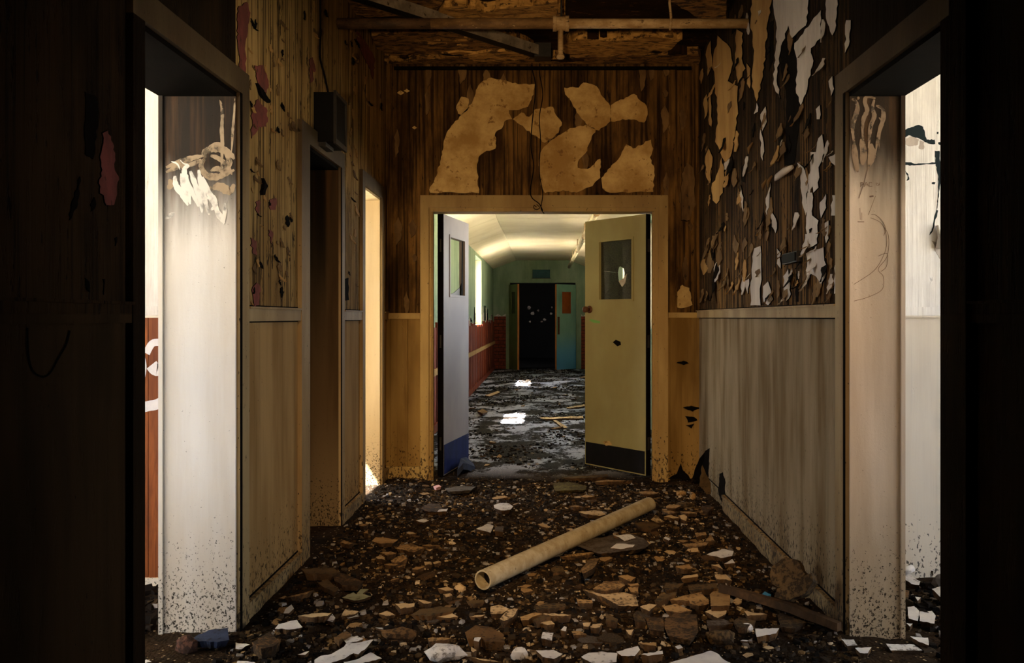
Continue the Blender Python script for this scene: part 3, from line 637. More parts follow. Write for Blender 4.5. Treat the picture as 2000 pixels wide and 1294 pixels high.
# ------------------------------------------------------------------ the two near door leaves
def near_leaf(n, hinge, free, sgn, mat, kick_mat, win, Hh, kick, label):
    dx, dy = free[0] - hinge[0], free[1] - hinge[1]; L = math.hypot(dx, dy)
    o = empty('door_%d' % n, (hinge[0], hinge[1], .015), math.atan2(dy, dx)); struct(o, label)
    t0, t1 = (0, .045) if sgn > 0 else (-.045, 0)
    u0, u1, z0, z1 = win
    q = MB(); q.box((0, t0, 0), (u0, t1, Hh)); q.box((u1, t0, 0), (L, t1, Hh)); q.box((u0, t0, 0), (u1, t1, z0)); q.box((u0, t0, z1), (u1, t1, Hh)); q.build('door_panel', mat, o)
    f = -.006 if sgn > 0 else .006; vis = t0 if sgn > 0 else t1
    MB().box((.012, vis, .01), (L - .012, vis + f * .6, kick)).build('kick_plate', kick_mat, o)
    for a, c in (((u0 - .02, z0 - .02), (u0, z1 + .02)), ((u1, z0 - .02), (u1 + .02, z1 + .02)), ((u0, z0 - .02), (u1, z0)), ((u0, z1), (u1, z1 + .02))):
        MB().box((a[0], vis + f, a[1]), (c[0], vis, c[1])).build('window_bead', mat, o)
    MB().box((-.006, t0 - .001, 0), (0, t1 + .001, Hh)).build('hinge_edge_shade_strip', M['char'], o)  # black strip paints the shade on the dark-stained hinge edge
    for zz in (.25, 1.05, 1.8): MB().tube([(-.006, (t0 + t1) / 2, zz - .05), (-.006, (t0 + t1) / 2, zz + .05)], .011, 8).build('hinge', M['metal_dark'], o)
    return o, L, t0, t1, vis, f
HR, FRE = (.806, YE + .06), (.358, YE + .63)
RL = math.hypot(HR[0] - FRE[0], HR[1] - FRE[1])
def uR(px):  # distance along the right leaf of a pixel column
    a = (px - VX) / F; t = (a * HR[1] - HR[0]) / ((FRE[0] - HR[0]) - a * (FRE[1] - HR[1])); return t * RL
def zR(px, py):
    t = uR(px) / RL; yd = HR[1] + (FRE[1] - HR[1]) * t; return EYE + (VY - py) * yd / F - .015
# local x runs hinge->free; seen face is local +y (sgn<0)
wu0, wu1 = uR(1234), uR(1171)
o, L, t0, t1, vis, f = near_leaf(3, HR, FRE, -1, M['door_olive'], M['kick_black'], (wu0, wu1, 1.385, 1.86), 2.045, .19, 'olive cream door leaf with cracked wired glass and black kick plate, right of the doorway')
DR = o
# cracked wired glass: separate shards with a hole in the middle
def lp(px, py): return (uR(px), zR(px, py))
gx0, gx1, gz0, gz1 = wu0, wu1, 1.385, 1.86
ctr = [lp(1207, 522), lp(1212, 526), lp(1216, 548), lp(1210, 558), lp(1205, 540)]
rim = [(gx1, gz1), (gx1 * .5 + gx0 * .5, gz1), (gx0, gz1), (gx0, (gz0 + gz1) / 2), (gx0, gz0), ((gx0 + gx1) / 2, gz0), (gx1, gz0), (gx1, (gz0 + gz1) / 2)]
ym = (t0 + t1) / 2
ins = [lp(1205, 521), lp(1209, 520), lp(1215, 524), lp(1217, 533), lp(1215, 547), lp(1208, 556), lp(1204, 545), lp(1203, 532)]
for i in range(8):
    a, c = rim[i], rim[(i + 1) % 8]; ia, ic = ins[i], ins[(i + 1) % 8]
    poly = [a, c, ic, ia]; cx = sum(p[0] for p in poly) / 4; cz = sum(p[1] for p in poly) / 4
    pts = [(cx + (p[0] - cx) * .995, ym, cz + (p[1] - cz) * .995) for p in poly]
    MB().prism(pts, (0, .005, 0)).build('glass_shard', M['glass'], o)
for i in range(8):
    if i % 2 == 0 or i in (1, 5): MB().tube([(ins[i][0], ym - .001, ins[i][1]), ((ins[i][0] + rim[i][0]) / 2 + .01 * (i % 3 - 1), ym - .001, (ins[i][1] + rim[i][1]) / 2), (rim[i][0], ym - .001, rim[i][1])], .0022, 5).build('crack_line', M['char'], o)
pts = [lp(1206, 548), lp(1214, 545), lp(1222, 534), lp(1219, 552), lp(1213, 560), lp(1210, 555)]
MB().prism([(a, ym + .008, c) for a, c in pts], (0, .004, 0)).build('glass_shard', M['pale_ragged'], o)
# knob, smudge, dent
u, zz = lp(1152, 604); q = MB(); q.tube([(u, vis, zz), (u, vis + .008, zz)], .032, 14); q.build('rose_plate', M['brass'], o, True)
q = MB(); q.tube([(u, vis + .008, zz), (u, vis + .03, zz), (u, vis + .04, zz), (u, vis + .062, zz), (u, vis + .07, zz)], [.012, .012, .026, .026, .012], 14); q.build('door_knob', M['brass'], o, True)
fl_ = lambda px, py: Vector((uR(px), vis + .0015, zR(px, py)))
ribbon([(1152, 624), (1160, 627), (1172, 629)], [3, 6, 4], M['green_mark'], 'green_smudge', o, None, (0, 0, 0), fl_)
MB().prism([tuple(fl_(*p)) for p in [(1197, 668), (1203, 663), (1212, 667), (1213, 673), (1206, 676)]], (0, -.001, 0)).build('dark_gouge', M['char'], o)
MB().prism([tuple(fl_(*p) + Vector((0, .004, 0))) for p in [(1178, 862), (1190, 860), (1196, 868), (1184, 870)]], (0, -.005, 0)).build('torn_flake', M['plaster_end'], o)
HL, FLE = (-.775, YE + .06), (-.64, YE + .80)
def uL(px):
    a = (px - VX) / F; LL = math.hypot(HL[0] - FLE[0], HL[1] - FLE[1]); return LL * (a * HL[1] - HL[0]) / ((FLE[0] - HL[0]) - a * (FLE[1] - HL[1]))
o, L, t0, t1, vis, f = near_leaf(4, HL, FLE, 1, M['door_white'], M['kick_blue'], (uL(879), uL(907), 1.42, 1.88), 2.045, .24, 'pale lilac door leaf with empty window and blue kick plate, left of the doorway')
u0, u1 = uL(879), uL(907)
MB().prism([(u0 + .02, ym if False else (t0 + t1) / 2, 1.42), (u1, (t0 + t1) / 2, 1.42), (u1, (t0 + t1) / 2, 1.53), (u1 - .06, (t0 + t1) / 2, 1.49), (u0 + .2, (t0 + t1) / 2, 1.44)], (0, .005, 0)).build('glass_shard', M['glass'], o)
MB().prism([(u1, (t0 + t1) / 2 - .012, 1.42), (u1 - .05, (t0 + t1) / 2 - .012, 1.42), (u1 - .03, (t0 + t1) / 2 - .012, 1.88), (u1, (t0 + t1) / 2 - .012, 1.88)], (0, .004, 0)).build('torn_screen', M['black'], o)

# ------------------------------------------------------------------ peeling plaster on the end wall
fe = lambda px, py: on_y(px, py, YE)
E5 = lambda p: crop(p, 620, 0, 2.2727)
for p in ([(500, 855), (500, 830), (530, 780), (545, 720), (560, 640), (580, 580), (640, 510), (690, 450), (715, 380), (760, 347), (820, 355), (890, 375), (965, 375), (960, 420), (935, 475), (890, 490), (850, 490), (865, 530), (830, 540), (820, 570), (790, 590), (790, 660), (750, 670), (715, 700), (708, 730), (718, 858)],
          [(618, 470), (640, 430), (672, 440), (672, 480), (640, 512), (625, 505)], [(868, 530), (905, 500), (940, 520), (960, 490), (1045, 475), (1065, 520), (1085, 545), (1070, 590), (1010, 635), (960, 600), (920, 570)],
          [(1095, 390), (1160, 390), (1180, 368), (1240, 385), (1265, 430), (1298, 470), (1300, 540), (1250, 580), (1200, 560), (1150, 500), (1130, 460), (1100, 420)],
          [(1302, 468), (1380, 430), (1405, 418), (1460, 470), (1465, 510), (1450, 545), (1380, 530), (1303, 540)],
          [(985, 700), (1000, 660), (1060, 610), (1120, 570), (1190, 555), (1235, 575), (1215, 620), (1190, 680), (1160, 710), (1155, 745), (1200, 750), (1255, 705), (1255, 790), (1210, 830), (1150, 856), (1090, 845), (1010, 858), (990, 820), (985, 770)],
          [(1260, 790), (1300, 745), (1340, 700), (1370, 640), (1400, 660), (1480, 620), (1490, 660), (1475, 700), (1495, 750), (1490, 852), (1300, 856), (1265, 835)]):
    patch(E5(p), 'plaster_patch', [M['plaster_end'], M['flake_brown']], we, fe, (0, -.011, 0), 5, 1.8, 1, 1.005)
patch([(1322, 600), (1322, 570), (1332, 556), (1346, 562), (1352, 595), (1340, 600)], 'plaster_patch', [M['plaster_end'], M['flake_brown']], we, fe, (0, -.012, 0), 4, 1.5, 1)
patch([(1331, 340), (1340, 318), (1354, 330), (1358, 400), (1346, 430), (1330, 430)], 'plaster_patch', [M['flake_brown'], M['char']], we, fe, (0, -.02, 0), 5, 1.8, 1)
for cx, cy, r in ((783, 182, 7), (795, 178, 6), (1200, 345, 2), (810, 250, 5)):
    patch([(cx - r, cy), (cx, cy - r * .7), (cx + r, cy), (cx, cy + r * .6)], 'plaster_patch', [M['plaster_end'], M['flake_brown']], we, fe, (0, -.012, 0), 3, .8, 1)
rw = random.Random(21)
for i in range(26):   # small lifted brown flakes on the end wall
    cx = rw.choice([rw.uniform(765, 840), rw.uniform(1290, 1360), rw.uniform(840, 1290)]); cy = rw.uniform(140, 370) if 840 < cx < 1290 else rw.uniform(140, 600); hh = rw.uniform(8, 30); ww = rw.uniform(3, 9)
    patch([(cx - ww, cy - hh * .4), (cx, cy - hh), (cx + ww, cy - hh * .2), (cx + ww * .6, cy + hh * .6), (cx - ww * .4, cy + hh)], 'paint_flake', [M['flake_brown'], M['char']], we, fe, (0, -.008, 0), 6, 1.4, 1)

# ------------------------------------------------------------------ right wall flakes
fx = lambda px, py: on_x(px, py, XW)
R_ = lambda p: crop(p, 1280, 0, 2.0214)
tanF = [[(250, 140), (270, 160), (300, 190), (310, 250), (290, 320), (330, 340), (330, 430), (320, 520), (300, 620), (280, 640), (260, 600), (240, 560), (250, 450), (240, 350), (230, 250)], [(325, 115), (350, 130), (345, 230), (360, 270), (330, 330), (320, 230)], [(195, 390), (207, 370), (210, 440), (197, 470)], [(215, 360), (225, 420), (225, 500), (215, 490)], [(200, 620), (215, 585), (230, 620), (220, 725), (205, 700)], [(225, 740), (250, 680), (265, 620), (275, 660), (270, 760), (245, 805), (230, 790)], [(385, 0), (465, 0), (450, 80), (440, 200), (430, 300), (405, 400), (385, 340), (395, 200), (380, 90)], [(205, 200), (222, 160), (228, 260), (210, 300)], [(365, 250), (380, 270), (378, 350), (366, 330)]]
paleF = [[(470, 0), (610, 0), (600, 100), (545, 150), (530, 100), (500, 200), (485, 300), (497, 390), (470, 330), (480, 200), (485, 110)], [(555, 170), (620, 90), (660, 40), (660, 150), (620, 190), (630, 240), (600, 370), (580, 415), (560, 350), (565, 250)], [(680, 0), (725, 0), (720, 100), (705, 140), (685, 90)], [(760, 80), (778, 80), (770, 180), (755, 210)], [(690, 320), (705, 300), (712, 350), (700, 380)], [(640, 430), (655, 415), (655, 470), (643, 470)], [(420, 450), (440, 420), (445, 480), (425, 520)], [(393, 450), (405, 405), (410, 440)], [(420, 510), (432, 560), (430, 635), (420, 600)], [(650, 545), (665, 530), (675, 600), (650, 660), (650, 740), (630, 760), (615, 690), (618, 600), (640, 600)], [(565, 640), (590, 660), (610, 740), (600, 850), (585, 800), (580, 720)], [(600, 760), (625, 760), (625, 850), (650, 870), (645, 960), (610, 980), (600, 900)], [(655, 800), (680, 765), (680, 820), (660, 860)], [(700, 850), (705, 770), (722, 770), (720, 850)], [(690, 620), (725, 600), (725, 660), (700, 640)], [(600, 1000), (670, 975), (680, 1080), (660, 1130), (640, 1090), (620, 1080), (605, 1100)], [(395, 980), (420, 970), (420, 1205), (380, 1205), (385, 1080)], [(355, 1110), (375, 1100), (370, 1160)], [(485, 980), (500, 1000), (500, 1060), (485, 1040)], [(440, 800), (460, 720), (455, 800), (445, 850)], [(460, 830), (485, 880), (480, 920), (462, 890)], [(675, 880), (690, 870), (690, 940), (680, 960)], [(720, 980), (728, 980), (725, 1150), (712, 1160)], [(510, 1090), (530, 1060), (540, 1160), (520, 1190)], [(430, 1130), (450, 1110), (470, 1180), (450, 1205), (432, 1190)], [(340, 730), (352, 780), (352, 840), (342, 800)]]
for p in tanF: patch(R_(p), 'paint_flake', [M['flake_tan'], M['char']], wr, fx, (-.007, 0, 0), 8, 2.0, 1, 1.0)
for p in paleF: patch(R_(p), 'paint_flake', [M['flake_pale'], M['char']], wr, fx, (-.007, 0, 0), 8, 2.0, 1, 1.0)
for p in ([(505, 150), (555, 110), (560, 230), (575, 420), (550, 640), (510, 650), (520, 400), (495, 260)], [(555, 1080), (568, 1080), (565, 1190), (555, 1190)], [(450, 90), (468, 80), (466, 240), (450, 280)], [(340, 660), (358, 640), (355, 720), (342, 715)], [(610, 920), (632, 940), (628, 985), (612, 975)]):
    patch(R_(p), 'burnt_gap', M['char'], wr, fx, (-.002, 0, 0), 8, 1.6)
rr = random.Random(5)
def flake_at(px, py, hpx, mat, side_, parent, fn, nrm, curl):
    """a lifted paint chip bending off the wall towards its lower end"""
    ww = hpx * rr.uniform(.07, .17); q = MB(); n = 7; L = []; Rr = []
    lean = rr.uniform(-.15, .15) * hpx
    for i in range(n):
        t = i / (n - 1); wd = ww * max(.06, math.sin(math.pi * (.06 + .9 * t)) ** .7 + rr.uniform(-.45, .3)); lift = .004 + curl * (t * t if rr.random() < 2 else 0)
        cx = px + lean * t + rr.uniform(-1, 1)
        L.append(fn(cx - wd, py + hpx * t) + nrm * lift); Rr.append(fn(cx + wd, py + hpx * t) + nrm * (lift + curl * .35 * t))
    v = L + Rr; off = nrm * -.0025
    v2 = [p + off for p in v]
    fs = [(i, i + 1, n + i + 1, n + i) for i in range(n - 1)]
    k = 2 * n; fs2 = [(k + i, k + n + i, k + n + i + 1, k + i + 1) for i in range(n - 1)]
    per = list(range(n)) + list(range(2 * n - 1, n - 1, -1)); sd = [(per[i], per[i] + k, per[(i + 1) % len(per)] + k, per[(i + 1) % len(per)]) for i in range(len(per))]
    q.add(v + v2, fs + fs2 + sd); return q.build('paint_flake', mat, parent)
nX = Vector((-1, 0, 0))
for i in range(150):
    px = rr.uniform(1372, 1638); top = 60 if px < 1640 else 0; py = rr.choice([rr.uniform(0, 330), rr.uniform(250, 560), rr.uniform(400, 580)])
    mt = rr.choices([M['flake_brown'], M['flake_tan'], M['flake_pale'], M['char']], [5, 2 if px < 1450 else .6, .5 if px < 1450 else 2.2, 2])[0]
    hp_ = min(rr.uniform(10, 46), 594 - py)
    if hp_ > 7: flake_at(px, py, hp_, mt, 1, wr, fx, nX, rr.choice([.004, .01, .02, .035]))
# big pale curl hanging off the wall at (1510..1550, 320..355)
a, c = on_x(1514, 352, XW - .03), on_x(1547, 326, XW - .02)
MB().tube([a, a * .7 + c * .3 + Vector((-.012, 0, 0)), a * .3 + c * .7 + Vector((-.01, 0, 0)), c], [.005, .016, .018, .010], 10).build('paint_curl', M['flake_pale'], wr, True)
for px, py in ((1500, 365), (1462, 300), (1490, 372)): 
    a, c = on_x(px, py, XW - .015), on_x(px + 8, py - 22, XW - .006); MB().tube([a, (a + c) / 2 + Vector((-.01, 0, 0)), c], [.004, .01, .005], 7).build('paint_curl', M['flake_brown'], wr, True)
# scorched hole torn at the foot of the right wall
for p in ([(1404, 960), (1406, 925), (1412, 922), (1416, 935), (1417, 985), (1408, 975)], [(1372, 905), (1378, 880), (1386, 875), (1384, 930), (1376, 945)]):
    patch(p, 'burnt_gap', M['char'], wr, fx, (-.003, 0, 0), 5, 1.4)

# ------------------------------------------------------------------ left wall flakes
fxl = lambda px, py: on_x(px, py, -XW)
nL = Vector((1, 0, 0))
L3 = lambda p: crop(p, 450, 0, 2.588)
for p in ([(40, 30), (80, 10), (95, 80), (75, 200), (75, 370), (45, 350), (32, 200), (30, 100)], [(120, 330), (165, 330), (190, 420), (180, 470), (150, 450), (130, 400)], [(105, 540), (140, 500), (185, 560), (180, 640), (140, 640), (105, 700)], [(395, 300), (415, 290), (420, 400), (400, 420)], [(195, 1010), (230, 1000), (225, 1060), (200, 1060)], [(125, 1020), (145, 1010), (145, 1090), (130, 1070)], [(100, 1200), (130, 1220), (130, 1290), (110, 1280)], [(190, 1160), (215, 1180), (205, 1250)], [(630, 150), (660, 180), (700, 240), (730, 300), (720, 400), (680, 300), (640, 220)]):
    patch(L3(p), 'pink_patch', [M['flake_pink'], M['char']], wl, fxl, (.003, 0, 0), 5, 2.4, 1, 1.0)
patch(crop([(85, 180), (105, 150), (120, 170), (115, 240), (95, 250)], 450, 480, 2.087), 'pink_patch', [M['flake_pink'], M['char']], wl, fxl, (.003, 0, 0), 5, 2, 1)
patch(crop([(395, 520), (415, 510), (440, 570), (440, 640), (460, 700), (440, 800), (410, 800), (385, 740), (390, 650)], 0, 0, 2), 'pink_patch', [M['flake_pink'], M['char']], wln, fxl, (.004, 0, 0), 6, 3, 1)
for p in ([(330, 360), (375, 380), (380, 470), (360, 620), (330, 600)], [(268, 860), (275, 800), (310, 690), (300, 800)], [(330, 1085), (345, 1100), (348, 1140), (335, 1130)], [(445, 930), (455, 925), (448, 960)], [(400, 1090), (406, 1090), (402, 1150)], [(350, 800), (365, 770), (372, 800), (355, 825)]):
    patch(crop(p, 0, 0, 2), 'burnt_gap', M['char'], wln, fxl, (.003, 0, 0), 6, 2)
ribbon(smooth_line([(52, 640), (54, 690), (62, 722), (80, 735), (96, 728), (112, 700), (128, 672), (135, 645)]), [4] * 36, M['char'], 'graffiti_line', wln, None, (.0015, 0, 0), fxl)
for i in range(110):
    reg = rr.choices([(484, 572, 20, 590), (672, 698, 20, 590), (590, 655, 0, 170), (680, 745, 60, 340)], [5, 1.5, 1, 1.5])[0]
    px, py = rr.uniform(reg[0], reg[1]), rr.uniform(reg[2], reg[3]); hp_ = min(rr.uniform(6, 24), 598 - py)
    mt = rr.choices([M['flake_brown'], M['char'], M['flake_tan'], M['flake_pink']], [4, 3, 3, .6])[0]
    if hp_ > 6 and not (605 < px < 680 and 165 < py + hp_): flake_at(px, py, hp_, mt, 1, wl, fxl, nL, rr.choice([.003, .006, .014, .022]))
patch(crop([(465, 135), (480, 130), (482, 220), (468, 222)], 450, 480, 2.087), 'burnt_gap', M['char'], wl, fxl, (.003, 0, 0), 6, 1)
for p in ([(125, 420), (150, 450), (190, 510), (185, 520), (150, 490)], [(155, 900), (175, 940), (160, 985), (150, 985)]):
    patch(L3(p), 'paint_flake', [M['char'], M['char']], wl, fxl, (.014, 0, 0), 6, 1.5, 1)

# ------------------------------------------------------------------ jamb marks
J1 = lambda p: crop(p, 300, 160, 4.313)
fj = lambda px, py: on_y(px, py, Y1b - .018)
eps = [-.0008]
def jmark(p, wd, mat, cr, par, fn=fj):
    eps[0] -= .00004; p = smooth_line(cr(p)); n = len(p)
    ws = [max(1.2, wd * (.85 if mat is M['smear_white'] else 1.25) * math.sin(math.pi * (.12 + .8 * i / (n - 1))) * random.uniform(.85, 1.15)) for i in range(n)]
    ribbon(p, ws, mat, 'finger_smear', par, None, (0, eps[0], 0), fn)
for p, wd in (([(105, 720), (230, 670), (330, 640), (425, 620)], 9), ([(105, 760), (200, 720), (330, 690), (400, 650)], 8), ([(440, 640), (430, 590), (520, 560), (590, 570), (650, 610), (680, 650)], 12), ([(430, 650), (400, 700), (440, 780), (520, 800), (600, 780), (680, 740)], 11), ([(600, 590), (640, 680), (600, 740), (530, 730), (480, 750)], 10), ([(480, 620), (540, 640), (620, 700), (660, 780)], 8), ([(560, 150), (580, 260), (575, 400), (580, 520), (575, 680), (580, 800)], 6), ([(685, 140), (680, 260), (668, 400), (662, 520), (655, 600)], 4), ([(480, 900), (560, 880), (640, 920), (680, 860)], 14), ([(120, 900), (150, 860), (130, 820)], 10), ([(460, 560), (520, 530), (590, 525)], 8)):
    jmark(p, wd, M['smear_tan'], J1, t1_)
for p, wd in (([(180, 790), (190, 870), (250, 960), (290, 1040)], 14), ([(235, 770), (250, 860), (290, 950), (310, 1030)], 14), ([(300, 700), (260, 740), (280, 840), (340, 960), (380, 1050)], 14), ([(310, 750), (350, 860), (390, 980), (410, 1100)], 14), ([(380, 740), (400, 860), (430, 980), (470, 1120)], 13), ([(410, 800), (460, 920), (520, 1040), (560, 1160)], 14), ([(450, 980), (500, 970), (520, 1040), (480, 1080)], 12), ([(520, 1060), (560, 1130), (600, 1190)], 14), ([(600, 1020), (600, 1100), (590, 1200)], 10), ([(150, 670), (200, 690), (225, 740)], 4), ([(225, 660), (260, 690), (290, 690)], 3), ([(100, 1150), (150, 1120), (180, 1100)], 10)):
    jmark(p, wd, M['smear_white'], J1, t1_)
J4 = lambda p: crop(p, 1640, 160, 4.313)
fj4 = lambda px, py: on_y(px, py, Y1b - .018)
for p, wd in (([(100, 145), (130, 160), (150, 220), (130, 290), (110, 360), (110, 440), (130, 560)], 7), ([(160, 125), (150, 150)], 4), ([(300, 140), (230, 125), (210, 170), (230, 240), (200, 310), (190, 400), (200, 520)], 7), ([(290, 150), (275, 220), (290, 290), (260, 370), (250, 460), (240, 560)], 7), ([(305, 200), (360, 230), (365, 310), (340, 390), (320, 480), (300, 600)], 7), ([(330, 300), (360, 350), (335, 430), (330, 560)], 4), ([(180, 480), (200, 600), (190, 700)], 12), ([(120, 520), (130, 640), (150, 760)], 10), ([(260, 520), (270, 620), (240, 720)], 12)):
    jmark(p, wd, M['smear_dim'], J4, t4_, fj4)
for p, wd in (([(175, 885), (176, 845)], 1.1), ([(176, 846), (194, 850), (192, 866), (177, 868)], 1.1), ([(205, 884), (222, 846), (240, 880)], 1.1), ([(212, 868), (234, 866)], 1.0), ([(272, 848), (252, 846), (246, 866), (254, 880), (274, 878)], 1.1), ([(305, 850), (312, 872)], 1.0), ([(310, 850), (338, 868)], 1.0), ([(338, 846), (330, 866), (316, 872)], 1.0),
              ([(150, 1178), (205, 1178)], 1.4), ([(170, 1060), (172, 1160)], .8), ([(185, 1100), (185, 1165)], .8), ([(250, 966), (284, 960)], 3), ([(265, 1115), (300, 1120), (340, 1150), (370, 1190), (385, 1240), (370, 1294)], .9), ([(240, 720), (200, 860), (160, 980)], 1.2), ([(300, 960), (270, 1040), (240, 1120)], .8)):
    p = J4(p); ribbon(smooth_line(p) if len(p) > 2 else p, wd, M['ink'], 'scratch_mark', t4_, None, (0, -.0014, 0), fj4)
C3 = lambda p: crop(p, 1620, 0, 2)
for p in ([(160, 850), (200, 870), (220, 910), (222, 960), (205, 1010), (170, 1060), (95, 1110)], [(200, 870), (230, 920), (225, 1000), (190, 1050), (210, 1080), (205, 1130), (150, 1160), (95, 1175)], [(190, 1000), (225, 990), (222, 1040), (200, 1060)]):
    ribbon(smooth_line(C3(p)), .9, M['ink'], 'scratch_mark', t4_, None, (0, -.0014, 0), fj4)

# ------------------------------------------------------------------ ceiling plaster, pipe, channel
fc = lambda px, py: on_plane(px, py, (0, 0, H), Vector((0, 0, 1)))
def csheet(p, mat, drop, name='plaster_sheet'):
    p = [(max(min(x, 1815), 80), min(y_, 284)) for x, y_ in p]
    pp = [fc(*q_) + Vector((0, 0, -drop)) for q_ in jag(E5(p), 9, 2.2)]
    pp = [Vector((max(-XW + .003, min(XW - .003, v.x)), min(v.y, YE - .003), v.z)) for v in pp]
    MB().prism(pp, (0, 0, .058 + drop)).build(name, mat, ce)
csheet([(100, -160), (900, -120), (900, -20), (640, -20), (560, 0), (520, 60), (300, 75), (150, 70)], M['ceil_tan'], 0)
csheet([(520, 80), (560, 25), (640, 20), (740, 48), (860, 28), (1065, 0), (1070, 78), (800, 85), (620, 90)], M['ceil_tan2'], .01)
csheet([(240, 160), (480, 140), (640, 140), (860, 160), (960, 215), (940, 250), (700, 245), (480, 240), (330, 245), (260, 220)], M['ceil_tan'], 0)
csheet([(1080, 200), (1160, 165), (1300, 175), (1480, 155), (1620, 165), (1550, 220), (1300, 240), (1100, 230)], M['ceil_tan2'], .015)
csheet([(480, 262), (700, 252), (1000, 262), (1400, 245), (1690, 240), (1720, 284), (300, 284)], M['ceil_tan'], 0)
csheet([(1450, -60), (1900, -60), (1880, 80), (1690, 78), (1600, 20)], M['ceil_tan'], .005)
csheet([(650, 235), (720, 225), (860, 215), (960, 235), (880, 258), (700, 262)], M['ceil_tan2'], .02)
csheet([(1062, 78), (1068, 30), (1100, 40), (1080, 66)], M['ceil_tan2'], .04)
for i in range(22):
    cx, cy = rr.uniform(260, 1700), rr.uniform(150, 275); ww, hh = rr.uniform(15, 80), rr.uniform(2, 5)
    csheet([(cx - ww, cy), (cx - ww * .3, cy - hh), (cx + ww * .6, cy - hh * .7), (cx + ww, cy + hh * .3), (cx, cy + hh)], rr.choice([M['ceil_tan2'], M['ceil_tan'], M['ceil']]), rr.uniform(.004, .018), 'hanging_scrap')
# cross pipe
ZP, YP = 2.985, 5.29
o = empty('ceiling_pipe', (0, YP, ZP)); tag(o, 'flaking pipe crossing the hallway under the ceiling from wall to wall', 'pipe')
MB().tube([(-.66, 0, 0), (.085, 0, 0)], .0315, 14).build('pipe_length', M['pipe_mottled'], o, True)['label'] = 'mottled rust and cream pipe length'
MB().tube([(-XW, 0, 0), (-.66, 0, 0)], .032, 14).build('pipe_length', M['pipe_dark'], o, True)['label'] = 'dark rusted pipe length'
MB().tube([(.085, 0, 0), (XW, 0, 0)], .029, 14).build('pipe_length', M['pipe_pale'], o, True)['label'] = 'pale flaking pipe length'
q = MB(); q.tube([(.06, 0, 0), (.155, 0, 0)], .041, 14); q.tube([(.06, 0, 0), (.082, 0, 0)], .046, 14); q.tube([(.133, 0, 0), (.155, 0, 0)], .046, 14); q.build('tee_fitting', M['pipe_pale'], o, True)
MB().tube([(.105, 0, -.02), (.105, 0, -.16), (.105, 0, -.2)], [.017, .016, .017], 10).build('drop_nipple', M['pipe_pale'], o, True)
MB().tube([(.105, 0, -.185), (.105, 0, -.2), (.105, 0, -.208)], [.022, .026, .018], 12).build('nipple_flange', M['pipe_pale'], o, True)
MB().tube([(.755, -.005, .22), (.748, -.004, .12), (.752, -.033, .03), (.752, -.034, -.01), (.752, 0, -.036)], .008, 6).build('hanger_strap', M['pipe_pale'], o, True)
MB().tube([(.11, 0, .03), (.11, 0, .22)], .006, 6).build('hanger_rod', M['metal_dark'], o, True)
# diagonal steel channel at the ceiling
p0, p1 = Vector((-1.19, 5.2, 3.15)), Vector((-.005, 6.5, 3.15)); d = (p1 - p0).normalized(); n_ = Vector((d.y, -d.x, 0))
o = empty('steel_channel', p0); tag(o, 'grey steel channel running diagonally across the hallway ceiling', 'beam')
L = (p1 - p0).length; e1 = d * L; wv = n_ * .028
loc = lambda k, s, z: tuple(d * k + n_ * s + Vector((0, 0, z)))
def bar(s0, s1, z0, z1, nm, mt):
    MB().prism([loc(0, s0, z0), loc(L, s0, z0), loc(L, s1, z0), loc(0, s1, z0)], (0, 0, z1 - z0)).build(nm, mt, o)
bar(-.045, .03, -.015, -.01, 'web_plate', M['black']); bar(.03, .036, -.015, .055, 'side_flange', M['steel']); bar(-.05, -.045, -.015, .055, 'side_flange', M['metal_dark'])
MB().box((1.19 - .06, 1.22, -.03), (1.19 + .06, 1.34, .07)).build('end_bracket', M['metal_dark'], o)
# hanging wires on the end wall
def wire(name, pts, r, label):
    p = [on_y(px, py, YE - .03) for px, py in smooth_line(pts, 6)]; q = MB(); q.tube(p, r, 6); tag(q.build(name, M['wire'], None, True), label, 'wire', 'loose wires over the doorway')
wire('hanging_wire', E5([(958, 250), (952, 300), (968, 380), (960, 480), (950, 580), (948, 660), (960, 740), (945, 860), (985, 905), (1000, 935)]), .004, 'black wire hanging down the end wall, the left and longer of two, kinked')
wire('hanging_wire', E5([(990, 270), (985, 320), (1000, 420), (985, 520), (990, 620), (985, 760), (1000, 860), (992, 920), (1006, 948)]), .0035, 'black wire hanging straighter down the end wall, right beside the kinked one')
q = MB(); q.tube([on_y(px, py, YE - .034) for px, py in smooth_line([(1048, 404), (1043, 401), (1043, 407), (1049, 409), (1054, 405), (1048, 399)], 4)], .003, 6); tag(q.build('wire_coil', M['wire'], None, True), 'small coil of black wire at the top of the double door frame', 'wire')

# wall speaker box with cord
YS = 4.73
o = empty('wall_speaker', (-XW, YS, 2.18)); tag(o, 'black box speaker fixed above the second left doorway', 'speaker')
MB().prism([(0, 0, .0), (0, .27, -.0), (0, .27, .26), (0, 0, .26)], (.105, 0, 0)).build('housing', M['black'], o)
for a, c in (((.105, 0, -.01), (.118, .27, .018)), ((.105, 0, .25), (.118, .27, .27)), ((.105, 0, .018), (.118, .018, .25)), ((.105, .252, .018), (.118, .27, .25))): MB().box(a, c).build('front_frame', M['metal_dark'], o)
MB().box((.105, .018, .018), (.109, .252, .25)).build('grille', M['black'], o)
MB().box((0, .02, -.02), (.06, .2, 0)).build('bracket', M['metal_dark'], o)
q = MB(); q.tube([on_x(px, py, -XW + .014) for px, py in smooth_line([(625, -40), (626, 60), (625, 110), (633, 145), (641, 182)], 6)], .006, 7); tag(q.build('speaker_cord', M['wire'], None, True), 'black cord running up the left wall from the box speaker', 'cord')
